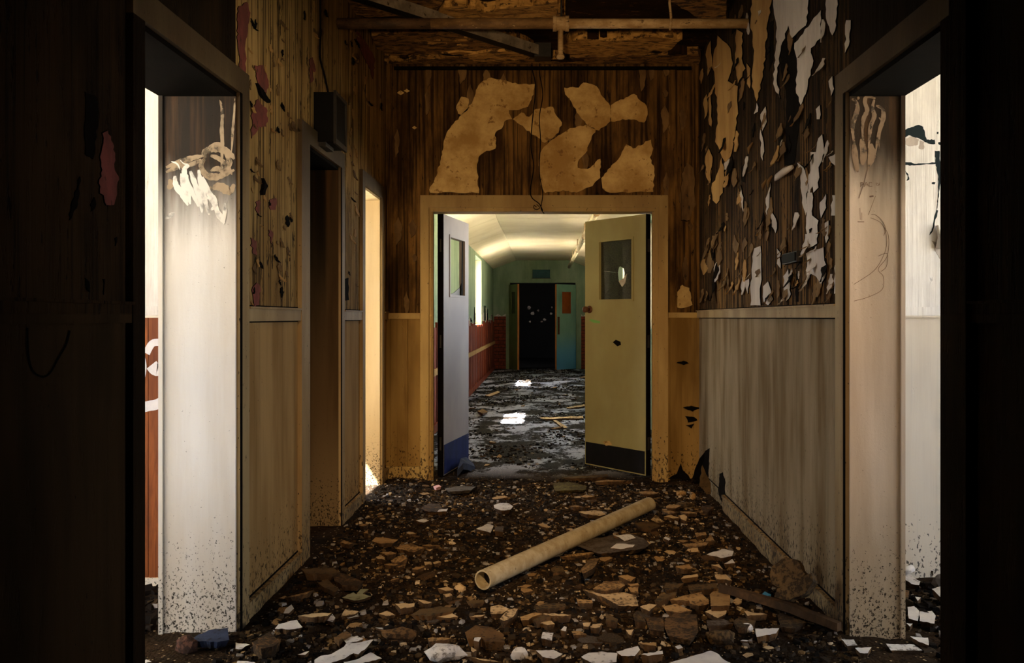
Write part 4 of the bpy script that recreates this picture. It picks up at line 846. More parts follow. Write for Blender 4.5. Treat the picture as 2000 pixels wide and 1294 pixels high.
# small black box and slot on the right wall
a = on_x(1542, 516, XW); c = on_x(1566, 500, XW)
o = empty('outlet_box', (XW, (a.y + c.y) / 2, a.z)); tag(o, 'small black outlet box on the flaking right wall', 'box')
hw = abs(a.y - c.y) / 2 + .02
MB().box((-.03, -hw, 0), (0, hw, .05)).build('box_shell', M['metal_dark'], o); MB().box((-.036, -hw * .9, .005), (-.03, hw * .9, .045)).build('cover_plate', M['black'], o)

# ------------------------------------------------------------------ floor debris
Z = Vector((0, 0, 1)); drnd = random.Random(11)
CR = {'A': (460, 1080, 5), 'B': (820, 1080, 5), 'C': (1180, 1080, 5), 'D': (580, 920, 5), 'E': (1060, 920, 5), 'F': (850, 930, 3.3333), 'G': (1200, 1000, 2.857), 'H': (240, 940, 3.03), 'K': (1620, 647, 2), 'S': (800, 680, 3.077)}
def shard(cr, pts, mat, label, name='plaster_shard', cat='debris', t=.016, h=.03, tilt=.05, group=None, edge='edge', jg=True):
    pp = crop(pts, *CR[cr])
    if jg: pp = jag(pp, 6, .9, drnd)
    cx = sum(p[0] for p in pp) / len(pp); cy = sum(p[1] for p in pp) / len(pp)
    h = min(.05, .006 + h * .5); t = min(t, .03) * .5
    c = on_floor(cx, cy, h); gz = fz(c.x, c.y); c = on_floor(cx, cy, gz + h)
    nrm = Vector((drnd.uniform(-tilt, tilt), drnd.uniform(-tilt, tilt), 1)).normalized()
    top = [on_plane(px, py, c, nrm) for px, py in pp]
    # lower the underside to rest in the dirt
    q = MB(); org = Vector((c.x, c.y, gz)); q.prism([p - org for p in top], (0, 0, -max(t, h * .9)), 0, 1, drnd.uniform(.74, .9))
    o = q.build(name, [M[mat], M[edge]], None, False); o.location = org
    tag(o, label, cat, group); return o
def lump(cr, pts, mat, label, name='rock', cat='debris', hgt=.06, group=None):
    pp = crop(pts, *CR[cr]); x0 = min(p[0] for p in pp); x1 = max(p[0] for p in pp); y0 = min(p[1] for p in pp); y1 = max(p[1] for p in pp)
    a = on_floor((x0 + x1) / 2, y1, 0); sc_ = F / a.y; ww = (x1 - x0) / sc_; gz = fz(a.x, a.y)
    hh = max(.02, min(hgt, (y1 - y0) / sc_ * .8)); dd = max(ww * .6, .03)
    bm = bmesh.new(); bmesh.ops.create_icosphere(bm, subdivisions=2, radius=1)
    sd = drnd.uniform(0, 99)
    for v in bm.verts:
        k = 1 + .35 * mnoise.noise(v.co * 1.3 + Vector((sd, 0, 0))) + .12 * mnoise.noise(v.co * 4 + Vector((0, sd, 0)))
        v.co = Vector((v.co.x * ww / 2 * k, v.co.y * dd / 2 * k, max(v.co.z * hh * .62 * k + hh * .4, -.01)))
    m = bpy.data.meshes.new(name); bm.to_mesh(m); bm.free(); m.materials.append(M[mat])
    o = bpy.data.objects.new(name, m); C.objects.link(o); o.location = (a.x, a.y + dd / 2, gz); tag(o, label, cat, group); return o
S, LP = shard, lump
# --- bottom left, by the first doorway
S('A', [(770, 1040), (830, 1000), (940, 980), (1060, 910), (1080, 880), (1200, 870), (1350, 840), (1290, 910), (1200, 985), (1150, 975), (1060, 1030), (950, 1060), (900, 1090), (770, 1090)], 'white', 'largest long white plaster slab lying slantwise at the bottom edge of the floor', t=.03, h=.05)
S('A', [(1060, 850), (1100, 815), (1190, 805), (1250, 835), (1180, 862), (1080, 878)], 'white', 'grey white plaster piece tucked behind the long slanting white slab', t=.03, h=.045)
S('A', [(1050, 1060), (1200, 1030), (1320, 965), (1430, 1025), (1300, 1060), (1100, 1090)], 'white', 'smudged grey white plaster piece right in front of the long slanting white slab', h=.025)
S('A', [(385, 735), (420, 690), (600, 648), (655, 720), (560, 740)], 'white', 'clean white four-cornered plaster piece near the foot of the left doorway jamb', t=.025, h=.04, edge='rust')
S('A', [(605, 610), (780, 585), (940, 580), (900, 610), (740, 625)], 'cream', 'long thin cream plaster wedge behind the clean four-cornered white piece', t=.04, h=.045)
S('A', [(1030, 615), (1070, 545), (1205, 565), (1170, 590)], 'cream', 'cream three-cornered plaster piece right of the long thin wedge, pointing right', h=.03)
S('A', [(895, 655), (945, 590), (975, 630), (950, 670)], 'white', 'small white diamond shaped chip touching the end of the long thin wedge', h=.03)
S('A', [(1555, 490), (1750, 485), (1745, 520), (1610, 540)], 'cream', 'cream flat topped plaster block with thick brown edge above the ridged brown board', t=.05, h=.05)
S('A', [(1395, 590), (1480, 560), (1560, 605), (1470, 610)], 'cream', 'low cream three-cornered chip left of the ridged brown board', h=.02)
S('A', [(1775, 450), (1920, 475), (1850, 495)], 'cream', 'cream sliver lying just above the ridged brown board', t=.03, h=.04)
S('A', [(640, 150), (960, 140), (1000, 180), (950, 200), (680, 200)], 'brown', 'wide brown board scrap beside the foot of the left wall', t=.03, h=.06)
S('A', [(950, 205), (1010, 185), (1250, 270), (1200, 315), (1040, 310), (970, 270)], 'rust', 'rusty orange brown board scrap just right of the wide brown one', h=.05, t=.03)
S('A', [(805, 285), (900, 250), (1010, 350), (970, 380), (860, 330)], 'brown', 'brown five-cornered scrap in front of the rusty orange board by the left wall', h=.04)
S('A', [(480, 430), (760, 360), (690, 400), (540, 430)], 'tan', 'thin tan wooden sliver lying along the foot of the left baseboard', h=.04, name='wood_splinter')
S('A', [(1040, 430), (1150, 380), (1180, 400), (1220, 350), (1300, 350), (1240, 395), (1330, 420), (1230, 450), (1160, 460)], 'green', 'torn pale green paper scrap with ragged fingers, on dark dirt', name='paper_scrap', t=.008, h=.02)
S('A', [(160, 870), (330, 765), (440, 860), (360, 910), (250, 930)], 'rust', 'reddish brown brick shaped chunk at the foot of the left doorway', name='brick_chunk', t=.07, h=.08, edge='rust', tilt=.15)
S('A', [(960, 820), (1080, 755), (1130, 790), (1010, 860)], 'rust', 'rusty brown chip behind the long slanting white slab', h=.05, edge='rust')
S('A', [(0, 870), (140, 890), (100, 905), (60, 935), (0, 930)], 'white', 'bluish white paper scrap right of the dark blue plastic by the left doorway', name='paper_scrap', h=.02)
LP('A', [(1410, 880), (1410, 770), (1740, 730), (1740, 880)], 'rust', 'wide mound of tan brown rubble behind the bottom row of white lumps', hgt=.10)
S('A', [(605, 985), (720, 955), (680, 990)], 'white', 'tiny white chip left of the long slanting white slab', h=.02)
S('A', [(20, 1050), (180, 1060), (220, 1090), (0, 1094)], 'white', 'white plaster corner cut off by the bottom frame, left of the slanting slab', h=.03)
S('H', [(410, 940), (430, 915), (520, 875), (620, 865), (630, 935), (560, 950)], 'bluewhite', 'dark blue plastic sheet scrap at the foot of the white left jamb', name='plastic_scrap', t=.03, h=.05, edge='bluewhite')
LP('H', [(290, 1060), (290, 940), (430, 940), (430, 1060)], 'redrock', 'reddish rock at the lower left under the white jamb', hgt=.09)
S('H', [(100, 1060), (140, 1052), (170, 1065), (130, 1075)], 'white', 'small white chip in the gloom at the lower left corner by the black wall', h=.02)
S('H', [(80, 870), (110, 878), (85, 885)], 'white', 'tiny white chip just inside the first left doorway', h=.03)
# --- bottom centre
S('B', [(-90, 600), (0, 545), (200, 515), (360, 530), (330, 560), (100, 610)], 'brown', 'ridged brown board scrap left of centre, striped across', t=.04, h=.05, edge='rust')
LP('B', [(30, 1055), (30, 872), (430, 872), (430, 1055)], 'white', 'big rounded white plaster lump at the bottom of the floor, left of centre', 'plaster_lump', hgt=.10)
LP('B', [(890, 1040), (890, 885), (1060, 885), (1060, 1040)], 'white', 'medium rounded white plaster lump at the bottom centre', 'plaster_lump', hgt=.10)
S('B', [(1130, 945), (1300, 940), (1395, 980), (1310, 1030), (1200, 1010)], 'white', 'smooth white lens shaped plaster piece at bottom centre', t=.03, h=.05, edge='rust')
S('B', [(1185, 830), (1200, 768), (1305, 775), (1290, 850)], 'white', 'upright white square plaster chip above the lens shaped white piece', h=.05, tilt=.2)
S('B', [(1575, 1010), (1650, 970), (1800, 960), (1930, 975), (1920, 1060), (1700, 1090)], 'white', 'wide grey white plaster slab at the bottom, right of the lens shaped piece', t=.03, h=.045)
S('B', [(1375, 750), (1410, 710), (1435, 720), (1425, 760)], 'white', 'tiny bright white chip standing above the white square chip', h=.05)
S('B', [(780, 640), (870, 540), (965, 535), (910, 620), (820, 660)], 'cream', 'cream tongue shaped plaster piece slanting up at bottom centre', t=.03, h=.07, tilt=.2)
S('B', [(690, 520), (770, 500), (870, 540), (800, 590), (690, 590)], 'cream', 'speckled cream plaster piece left of the tongue shaped one', t=.03, h=.04)
S('B', [(980, 620), (1130, 575), (1200, 590), (1100, 620), (1060, 650), (990, 655)], 'tan', 'long tan plaster piece right of the tongue shaped one', t=.03, h=.05)
S('B', [(1100, 650), (1200, 600), (1310, 610), (1200, 640), (1130, 665)], 'brown', 'brown curled strip overlapping the long tan piece', h=.055)
S('B', [(1200, 588), (1380, 590), (1480, 600), (1400, 612), (1260, 604)], 'cream', 'narrow cream lath lying behind the brown curled strip', h=.05, name='wood_splinter')
S('B', [(1170, 680), (1280, 655), (1320, 690), (1250, 700)], 'cream', 'small cream chip in front of the brown curled strip', t=.03, h=.04)
S('B', [(1590, 680), (1670, 675), (1650, 720), (1600, 710)], 'cream', 'left one of two small pale chips side by side under the big triangular slab', h=.04)
S('B', [(1665, 720), (1690, 690), (1780, 685), (1750, 730)], 'cream', 'right one of two small pale chips side by side under the big triangular slab', h=.04)
S('B', [(130, 615), (300, 575), (375, 620), (260, 630)], 'cream', 'pale three-cornered piece in front of the ridged brown board', h=.03)
S('B', [(480, 615), (640, 595), (600, 618)], 'cream', 'thin pale splinter between the ridged board and the tongue shaped piece', h=.02)
S('B', [(440, 770), (540, 700), (700, 720), (820, 790), (830, 870), (640, 860), (600, 820), (460, 820)], 'rust', 'large rusty brown crumbling slab above the bottom row of white lumps', t=.06, h=.07, edge='rust')
S('B', [(525, 850), (535, 822), (600, 820), (575, 862)], 'white', 'tiny white chip lying on the large rusty crumbling slab', h=.11, t=.012)
S('B', [(175, 345), (270, 325), (330, 350), (260, 370)], 'cream', 'flat cream chip left of the near end of the cream tube', h=.03)
LP('B', [(330, 370), (330, 283), (450, 283), (450, 370)], 'cream', 'pale pointed stone touching the near end of the cream tube', 'stone', hgt=.07)
S('B', [(225, 400), (300, 388), (320, 410), (260, 430)], 'cream', 'small blunt cream chip in front of the pale pointed stone', h=.04)
S('B', [(1575, 150), (1680, 30), (1765, 25), (1700, 140), (1590, 200)], 'tan', 'spotted tan plaster piece standing slantwise right of the cream tube', t=.03, h=.06, tilt=.2)
S('B', [(1530, 440), (1680, 455), (1690, 490), (1540, 480)], 'tan', 'tan chip at the left corner of the big triangular slab', t=.03, h=.04)
S('B', [(1280, 150), (1320, 120), (1390, 130), (1420, 180), (1300, 190)], 'brown', 'orange brown chip between the cream tube and the spotted tan piece', h=.04, edge='rust')
S('B', [(1480, 760), (1560, 755), (1630, 790), (1500, 795)], 'tan', 'tan chip right of the upright white square', t=.03, h=.04)
S('B', [(1110, 520), (1250, 490), (1420, 490), (1430, 520), (1300, 545), (1140, 545)], 'brown', 'brown mossy slab behind the narrow cream lath', t=.03, h=.04)
S('B', [(450, 460), (620, 450), (630, 480), (520, 500)], 'brown', 'flat brown chip in front of the near end of the cream tube', h=.03)
S('B', [(75, 830), (120, 820), (310, 825), (270, 840), (90, 860)], 'tan', 'greyish tan strip behind the big rounded white lump', t=.03, h=.06)
S('B', [(500, 910), (555, 945), (520, 965), (500, 950)], 'cream', 'cream chip tucked right of the big rounded white lump', h=.05)
S('B', [(490, 1015), (640, 1030), (800, 1062), (640, 1050)], 'cream', 'thin cream splinter along the bottom right of the big rounded lump', h=.03)
# --- right of centre
S('C', [(-110, 345), (0, 275), (170, 270), (205, 310), (150, 350), (0, 365)], 'tan', 'tan slab resting over the back of the big triangular slab', t=.02, h=.075, tilt=.08)
S('C', [(-210, 355), (0, 375), (190, 380), (310, 410), (335, 515), (140, 510), (0, 430)], 'cream', 'big triangular cream slab with chipped edge, right of centre', t=.03, h=.055)
S('C', [(230, 330), (330, 330), (335, 390), (260, 375)], 'tan', 'tan chip at the upper right of the big triangular slab', t=.03, h=.05)
S('C', [(225, 295), (330, 290), (342, 310), (260, 322)], 'tan', 'thin tan strip above the chip at the triangular slab', h=.05)
S('C', [(135, 220), (230, 208), (310, 235), (260, 275)], 'tan', 'mottled tan piece behind the slab on the triangular one', h=.05)
S('C', [(350, 520), (440, 490), (515, 500), (440, 565)], 'cream', 'cream kite shaped piece right of the big triangular slab', t=.03, h=.04)
S('C', [(640, 455), (780, 410), (850, 395), (950, 375), (960, 400), (1020, 450), (1025, 490), (930, 515), (840, 490), (830, 460)], 'tan', 'wide tan spotted slab left of the squarish spotted block', t=.03, h=.05)
S('C', [(1030, 400), (1100, 345), (1235, 370), (1225, 510), (1040, 515)], 'tan', 'squarish tan spotted block tilted towards the viewer', t=.05, h=.07, tilt=.2)
S('C', [(570, 515), (700, 490), (860, 560), (740, 580), (600, 560)], 'tan', 'pale tan slab below the wide spotted one', h=.04, t=.03)
S('C', [(985, 570), (1080, 535), (1195, 530), (1190, 590), (1110, 630)], 'cream', 'cream pointed piece below the squarish spotted block', t=.03, h=.04)
S('C', [(1255, 470), (1290, 430), (1355, 430), (1340, 490), (1280, 500)], 'cream', 'small cream lump right of the squarish spotted block', t=.03, h=.04)
S('C', [(750, 245), (780, 220), (910, 200), (920, 225)], 'cream', 'cream strip behind the fallen stick, left of its twin', t=.02, h=.04)
S('C', [(1080, 225), (1110, 205), (1190, 205), (1250, 265), (1100, 250)], 'cream', 'cream three-cornered piece behind the far end of the fallen stick', t=.02, h=.045)
S('E', [(1600, 810), (1760, 755), (1865, 780), (1850, 825), (1740, 845)], 'white', 'clean white angular plaster piece near the right wall', t=.025, h=.05, edge='edge')
S('C', [(1170, 100), (1250, 55), (1280, 95)], 'white', 'small white chip in front of the clean white angular piece', h=.04)
S('C', [(1045, 110), (1120, 105), (1160, 155)], 'cream', 'small cream chip left of and below the clean white angular piece', h=.04)
S('C', [(1365, 560), (1595, 595), (1400, 610)], 'cream', 'long pale pointed wedge below the middle of the fallen stick', t=.02, h=.04)
S('C', [(1475, 735), (1710, 730), (1680, 780), (1490, 815)], 'white', 'pinkish white smooth tile piece at the lower right of the floor', t=.025, h=.05, edge='rust')
LP('C', [(1340, 805), (1340, 700), (1470, 700), (1470, 805)], 'white', 'crumpled pale lump touching the pinkish white tile piece', 'plaster_lump', hgt=.07)
LP('C', [(1010, 910), (1010, 740), (1300, 740), (1300, 910)], 'brown', 'smooth brown rock at the lower right below the spotted slabs', hgt=.12)
S('C', [(590, 640), (700, 580), (900, 600), (920, 760), (850, 850), (620, 800), (590, 720)], 'rust', 'large rusty fibrous mat at the lower right', 'fibre_mat', t=.05, h=.06, edge='rust', tilt=.12)
S('C', [(400, 620), (580, 625), (588, 760), (440, 740)], 'rust', 'orange brown fibrous chunk left of the large rusty mat', 'fibre_mat', t=.04, h=.05, edge='rust')
S('C', [(820, 310), (1100, 290), (1110, 340), (880, 370), (825, 355)], 'brown', 'long brown slab behind the squarish spotted block', t=.04, h=.05)
S('C', [(580, 340), (600, 290), (780, 290), (720, 340), (600, 362)], 'brown', 'brown crumbly slab left of the long brown one', t=.04, h=.05)
S('C', [(490, 460), (560, 400), (710, 375), (700, 400), (540, 475)], 'brown', 'brown slab leaning left of the wide spotted slab', t=.03, h=.05)
S('C', [(1000, 650), (1160, 640), (1265, 685), (1010, 715)], 'grey', 'grey tan slab below the cream pointed piece', t=.03, h=.04)
S('C', [(1260, 660), (1330, 620), (1480, 660), (1380, 720), (1300, 720)], 'brown', 'dark brown slab above the crumpled pale lump', t=.03, h=.05)
S('C', [(1690, 600), (1720, 580), (1980, 670), (1870, 730), (1720, 720)], 'brown', 'dark brown slab under the near end of the fallen stick', t=.04, h=.04)
S('C', [(120, 960), (330, 905), (350, 940), (300, 1000), (170, 1000)], 'white', 'bright white plaster piece at the bottom with a bluish smudge', t=.04, h=.06, edge='rust')
S('C', [(360, 985), (570, 950), (575, 980), (430, 1000)], 'white', 'white topped piece right of the bluish smudged white one', t=.05, h=.06)
S('C', [(560, 1090), (760, 1030), (1040, 950), (1120, 985), (1160, 1030), (1260, 1080), (1280, 1110), (560, 1110)], 'white', 'broad white plaster sheet cut off by the bottom frame, right of centre', t=.03, h=.06)
S('C', [(690, 910), (740, 890), (770, 920), (720, 935)], 'white', 'small white chip above the broad white sheet', h=.04)
S('C', [(695, 130), (830, 105), (860, 150), (780, 155)], 'tan', 'speckled tan piece left of the small cream chips by the right wall', h=.045)
S('C', [(340, 870), (510, 870), (510, 905), (380, 890)], 'tan', 'tan strip behind the bluish smudged white piece', t=.03, h=.05)
S('C', [(10, 580), (40, 590), (135, 640), (120, 670), (20, 650)], 'brown', 'brown scrap with pale rim under the big triangular slab', h=.05)
S('C', [(290, 590), (330, 570), (410, 670), (300, 660)], 'brown', 'three-cornered brown board stub left of the orange fibrous chunk', h=.06)
S('C', [(210, 745), (290, 740), (265, 798), (240, 790)], 'cream', 'small pale crumpled chip above the bluish smudged white piece', h=.03)
S('C', [(1540, 400), (1570, 370), (1630, 400), (1580, 420)], 'blue', 'bright blue plastic scrap beside the fallen stick', 'plastic_scrap', t=.01, h=.04, edge='blue')
S('C', [(690, 833), (800, 838), (770, 850)], 'cream', 'thin pale sliver below the large rusty mat', h=.02)
LP('C', [(380, 480), (380, 418), (460, 418), (460, 480)], 'brown', 'round brown pebble left of the brown leaning slab', 'stone', hgt=.05)
LP('C', [(465, 610), (465, 555), (560, 555), (560, 610)], 'brown', 'round brown pebble left of the pale tan slab', 'stone', hgt=.05)
# --- left middle
S('D', [(970, 755), (1010, 715), (1090, 708), (1255, 745), (1140, 790), (1120, 785)], 'tan', 'largest flat tan plaster slab in the middle left of the hallway', t=.035, h=.055)
S('D', [(730, 680), (770, 640), (990, 665), (940, 700), (820, 705)], 'tan', 'mottled tan slab behind the largest tan slab', t=.03, h=.04)
S('D', [(915, 870), (1000, 825), (1040, 812), (1080, 850), (1000, 893), (930, 893)], 'tan', 'tan slab tilted up in front of the largest tan slab', t=.02, h=.06, tilt=.15)
S('D', [(765, 845), (820, 812), (865, 865)], 'cream', 'small cream triangle left of the tilted tan slab', h=.04)
S('D', [(810, 790), (920, 780), (970, 800), (880, 825)], 'tan', 'tan piece just left of the largest tan slab', h=.04)
S('D', [(850, 905), (930, 897), (1000, 897), (950, 925)], 'tan', 'low tan piece right in front of the tilted tan slab', h=.03)
S('D', [(960, 935), (1060, 895), (1060, 915), (1000, 940)], 'tan', 'tan sliver at the right foot of the tilted tan slab', h=.03)
S('D', [(1240, 880), (1310, 880), (1320, 910), (1250, 915)], 'cream', 'cream chip right of the tilted tan slab', h=.04)
S('D', [(1120, 960), (1160, 930), (1250, 930), (1180, 960)], 'tan', 'tan chip below and right of the tilted tan slab', h=.03)
S('D', [(1325, 890), (1380, 870), (1410, 885), (1340, 905)], 'cream', 'cream chip farther right of the tilted tan slab', h=.03)
S('D', [(1370, 395), (1385, 375), (1475, 362), (1460, 390)], 'white', 'white chip at the edge of the red clay patch', t=.03, h=.05)
S('D', [(1210, 360), (1290, 310), (1390, 320), (1420, 360), (1360, 398), (1250, 385)], 'rust', 'flat red clay patch beyond the middle of the hallway', 'clay_clod', h=.025, edge='rust')
S('F', [(380, 185), (420, 172), (480, 175), (508, 195), (490, 215), (430, 220), (385, 205)], 'white', 'pale oval plaster disc in the middle distance', t=.04, h=.06)
S('D', [(600, 525), (640, 512), (700, 515), (650, 540)], 'tan', 'tan chip near the third left doorway, the nearer one', h=.04)
S('D', [(650, 600), (690, 565), (695, 610)], 'tan', 'tan upright chip at the foot of the wall between left doorways', h=.05)
S('D', [(420, 690), (460, 670), (550, 700), (510, 715)], 'tan', 'tan chip in front of the second left doorway', h=.04)
S('D', [(1070, 605), (1100, 590), (1160, 605), (1100, 615)], 'cream', 'cream chip above the largest tan slab', h=.04)
S('D', [(1330, 145), (1380, 130), (1410, 145), (1360, 160)], 'pink', 'pale pink plastic scrap near the end wall', 'plastic_scrap', t=.01, h=.04, edge='pink')
S('D', [(1440, 165), (1600, 140), (1750, 150), (1700, 185), (1480, 195)], 'grey', 'dark grey board lying before the double doorway', 'board_scrap', t=.02, h=.04, edge='grey')
S('D', [(1750, 560), (1860, 510), (1920, 530), (1890, 600), (1830, 580)], 'white', 'cold white plaster piece on the grey lit strip, the left one', h=.04)
S('D', [(1935, 540), (2010, 530), (2015, 590), (1930, 580)], 'grey', 'grey block on the lit strip beside the cold white piece', t=.05, h=.06)
S('D', [(1270, 765), (1330, 755), (1300, 780)], 'cream', 'small cream chip off the right tip of the largest tan slab', h=.04)
S('D', [(1160, 480), (1220, 465), (1290, 480), (1240, 500)], 'white', 'white chip along the cold lit strip from the third doorway', h=.03)
S('D', [(1215, 720), (1290, 712), (1400, 720), (1300, 732)], 'tan', 'thin tan strip behind the right tip of the largest tan slab', h=.03)
# --- right middle, behind the tube
S('E', [(340, 730), (420, 670), (700, 620), (880, 615), (980, 650), (1045, 710), (1000, 750), (700, 790), (540, 800)], 'grey', 'largest dirty brown grey slab lying behind the cream tube', 'board_slab', t=.05, h=.055, edge='brown')
S('E', [(690, 625), (860, 615), (910, 650), (800, 680), (740, 640)], 'white', 'white plaster skin on the far part of the largest dirty slab', t=.006, h=.082)
S('E', [(660, 750), (720, 705), (900, 715), (880, 740), (760, 760)], 'white', 'white plaster skin on the near part of the largest dirty slab', t=.006, h=.082)
S('E', [(160, 830), (320, 805), (520, 785), (500, 800), (330, 830)], 'tan', 'tan board edge between the cream tube and the largest dirty slab', 'board_scrap', h=.03)
S('E', [(1200, 345), (1240, 320), (1350, 335), (1300, 360), (1210, 360)], 'tan', 'orange tan slab right of the far end of the cream tube', t=.03, h=.045)
S('E', [(1160, 380), (1220, 378), (1310, 405), (1230, 415)], 'tan', 'orange tan chip in front of the slab at the far end of the tube', h=.04)
S('E', [(1335, 390), (1500, 400), (1510, 420), (1400, 410)], 'tan', 'long thin orange tan strip left of the star shaped scrap', t=.02, h=.035)
S('E', [(1180, 440), (1250, 422), (1340, 455), (1270, 460)], 'cream', 'cream leaf shaped piece left of the cream blunt block', h=.04)
S('E', [(1335, 430), (1380, 420), (1410, 440), (1400, 485), (1350, 465)], 'cream', 'cream blunt block right of the leaf shaped piece', t=.04, h=.05, tilt=.2)
S('E', [(1055, 470), (1100, 425), (1190, 490), (1120, 500)], 'cream', 'speckled cream piece behind the dark brown flat board', h=.05)
S('E', [(890, 500), (1050, 490), (1150, 530), (1060, 570), (960, 550)], 'brown', 'dark brown flat board right of the tube middle', 'board_scrap', t=.03, h=.05)
S('E', [(1550, 350), (1600, 325), (1680, 345), (1610, 400), (1560, 380)], 'rust', 'orange star shaped scrap near the foot of the right wall', h=.05)
LP('E', [(1305, 225), (1305, 155), (1405, 155), (1405, 225)], 'tan', 'rounded tan stone before the end wall at right', 'stone', hgt=.09)
S('E', [(1485, 600), (1590, 590), (1600, 620), (1500, 640)], 'tan', 'upper piece of the angular tan pair right of the dirty slab', h=.05)
S('E', [(1585, 680), (1640, 610), (1680, 680)], 'tan', 'tan triangle propped at the right of the angular pair', h=.05, tilt=.15)
S('E', [(1360, 710), (1620, 690), (1600, 720), (1430, 745)], 'tan', 'long tan slab edge in front of the angular tan pair', t=.035, h=.04)
S('E', [(350, 395), (480, 378), (580, 390), (620, 420), (560, 435), (430, 420)], 'cream', 'pale long slab behind the tube, touching its far half', t=.02, h=.045)
S('E', [(650, 430), (735, 395), (720, 420)], 'white', 'white triangle peeking from behind the cream tube', h=.06)
S('E', [(225, 560), (280, 555), (390, 590), (350, 605)], 'cream', 'pale lens shaped chip behind the middle of the tube', h=.045)
S('E', [(105, 700), (150, 660), (240, 680), (180, 700)], 'white', 'white chip behind the tube near its middle', h=.045)
S('E', [(265, 340), (330, 325), (420, 350)], 'tan', 'orange tan sliver far behind the tube', h=.04)
S('E', [(500, 100), (600, 85), (880, 90), (560, 105)], 'tan', 'long tan lath lying before the right door leaf', 'wood_splinter', t=.02, h=.04)
S('E', [(190, 60), (630, 25), (640, 50), (300, 70)], 'brown', 'long brown board across the threshold of the double doorway', 'board_scrap', t=.02, h=.045)
S('E', [(100, 120), (240, 100), (430, 140), (420, 180), (120, 190)], 'olive', 'olive sheet of board lying before the doorway', 'board_scrap', t=.015, h=.035, edge='olive')
LP('E', [(1310, 330), (1310, 265), (1500, 265), (1500, 330)], 'brown', 'crumpled dark brown lump near the right wall', 'rubble_lump', hgt=.10)
LP('E', [(1440, 250), (1440, 160), (1500, 160), (1500, 250)], 'tan', 'small tan lump right of the rounded stone', 'stone', hgt=.07)
S('E', [(1480, 470), (1500, 455), (1535, 480)], 'cream', 'small cream chip right of the cream blunt block', h=.04)
S('E', [(365, 245), (420, 225), (510, 240), (430, 255)], 'tan', 'orange tan chip in the middle distance below the olive sheet', h=.04)
S('E', [(1180, 650), (1200, 635), (1250, 660), (1230, 675)], 'white', 'small white chip right of the largest dirty slab', h=.04)
S('E', [(930, 200), (1010, 190), (1140, 205), (1080, 225), (980, 225)], 'tan', 'orange tan ragged strip between olive sheet and rounded stone', h=.04)
# --- by the right doorway, in cold light
S('K', [(285, 935), (310, 930), (330, 960), (355, 975), (350, 990), (320, 985), (290, 965)], 'white', 'white lumpy scrap just inside the right doorway', h=.05)
S('K', [(400, 1005), (470, 985), (476, 1060), (450, 1050)], 'white', 'grey white board corner inside the right doorway by the black wall', h=.06, tilt=.2)
S('K', [(305, 1075), (330, 1072), (350, 1090), (345, 1130), (310, 1120)], 'white', 'left half of a cracked white plate in the right doorway', h=.05)
S('K', [(352, 1092), (400, 1090), (415, 1110), (410, 1140), (352, 1130)], 'white', 'right half of a cracked white plate in the right doorway', h=.05)
S('K', [(286, 1008), (312, 1012), (310, 1035), (288, 1040)], 'rust', 'small rusty block inside the right doorway', h=.05)
S('K', [(335, 1035), (358, 1038), (345, 1052)], 'white', 'tiny white chip above the cracked plate', h=.04)
S('K', [(434, 1105), (470, 1108), (460, 1125), (440, 1122)], 'rust', 'small rusty chip right of the cracked plate', h=.04)
S('K', [(220, 1218), (330, 1222), (365, 1245), (240, 1245)], 'white', 'flat bluish white strip at the foot of the right jamb', h=.02)
S('K', [(315, 1190), (385, 1195), (388, 1225), (350, 1212)], 'white', 'bluish white three-cornered piece beside the flat bluish strip', h=.03)
S('K', [(300, 1138), (325, 1140), (315, 1152)], 'white', 'tiny white chip below the cracked plate', h=.03)
S('K', [(45, 1200), (95, 1202), (110, 1225), (70, 1228)], 'white', 'bluish white crumb heap at the end of the right wall, left piece', h=.03)
S('K', [(100, 1235), (165, 1232), (150, 1256), (120, 1255)], 'white', 'bluish white crumb heap at the end of the right wall, right piece', h=.03)
S('K', [(392, 918), (402, 915), (405, 935), (394, 932)], 'white', 'upright white chip at the foot of the bright right room wall', h=.06)
q = MB(); a = on_floor(1765, 1116, .03); q.tube([(0, 0, 0), (.05, .02, .012)], .018, 10); o = q.build('paper_roll', M['white'], None, True); o.location = a; tag(o, 'short white paper roll at the foot of the bright right room wall', 'debris')
LP('K', [(410, 980), (410, 905), (480, 905), (480, 980)], 'grey', 'black lump against the edge of the right doorway', 'rubble_lump', hgt=.12)
# --- far corridor floor
S('S', [(405, 375), (440, 362), (470, 380), (440, 392)], 'tan', 'orange tan scrap on the corridor floor by the lath wall', h=.05)
for pts, lab in (([(860, 432), (880, 430), (950, 475), (930, 478)], 'pale plank scrap slanting on the corridor floor behind the right door leaf'), ([(780, 415), (1040, 405), (1045, 418), (800, 425)], 'long pale plank lying across the corridor floor'), ([(940, 355), (1050, 335), (1052, 345), (960, 360)], 'pale plank on the corridor floor beyond the long one'), ([(1020, 175), (1055, 165), (1055, 175)], 'pale scrap on the corridor floor near the far doors'), ([(450, 280), (530, 255), (545, 262), (480, 288)], 'grey scrap on the corridor floor left of the sun patch')):
    S('S', pts, 'cream', lab, 'plank_scrap', 'debris', .02, .04)
q = MB(); gl = on_floor(908, 918, .02); pts = [on_floor(x, y_, .02) - gl for x, y_ in ((893, 928), (900, 916), (911, 907), (924, 905), (928, 910), (915, 918), (905, 926))]
for i, p in enumerate(pts): p.z += .05 * math.sin(i * 1.3) + .04
q.prism(pts, (0, 0, -.05)); o = q.build('plastic_sheet', M['bluewhite']); o.location = gl; tag(o, 'crumpled blue plastic sheet at the foot of the left lilac door', 'debris')

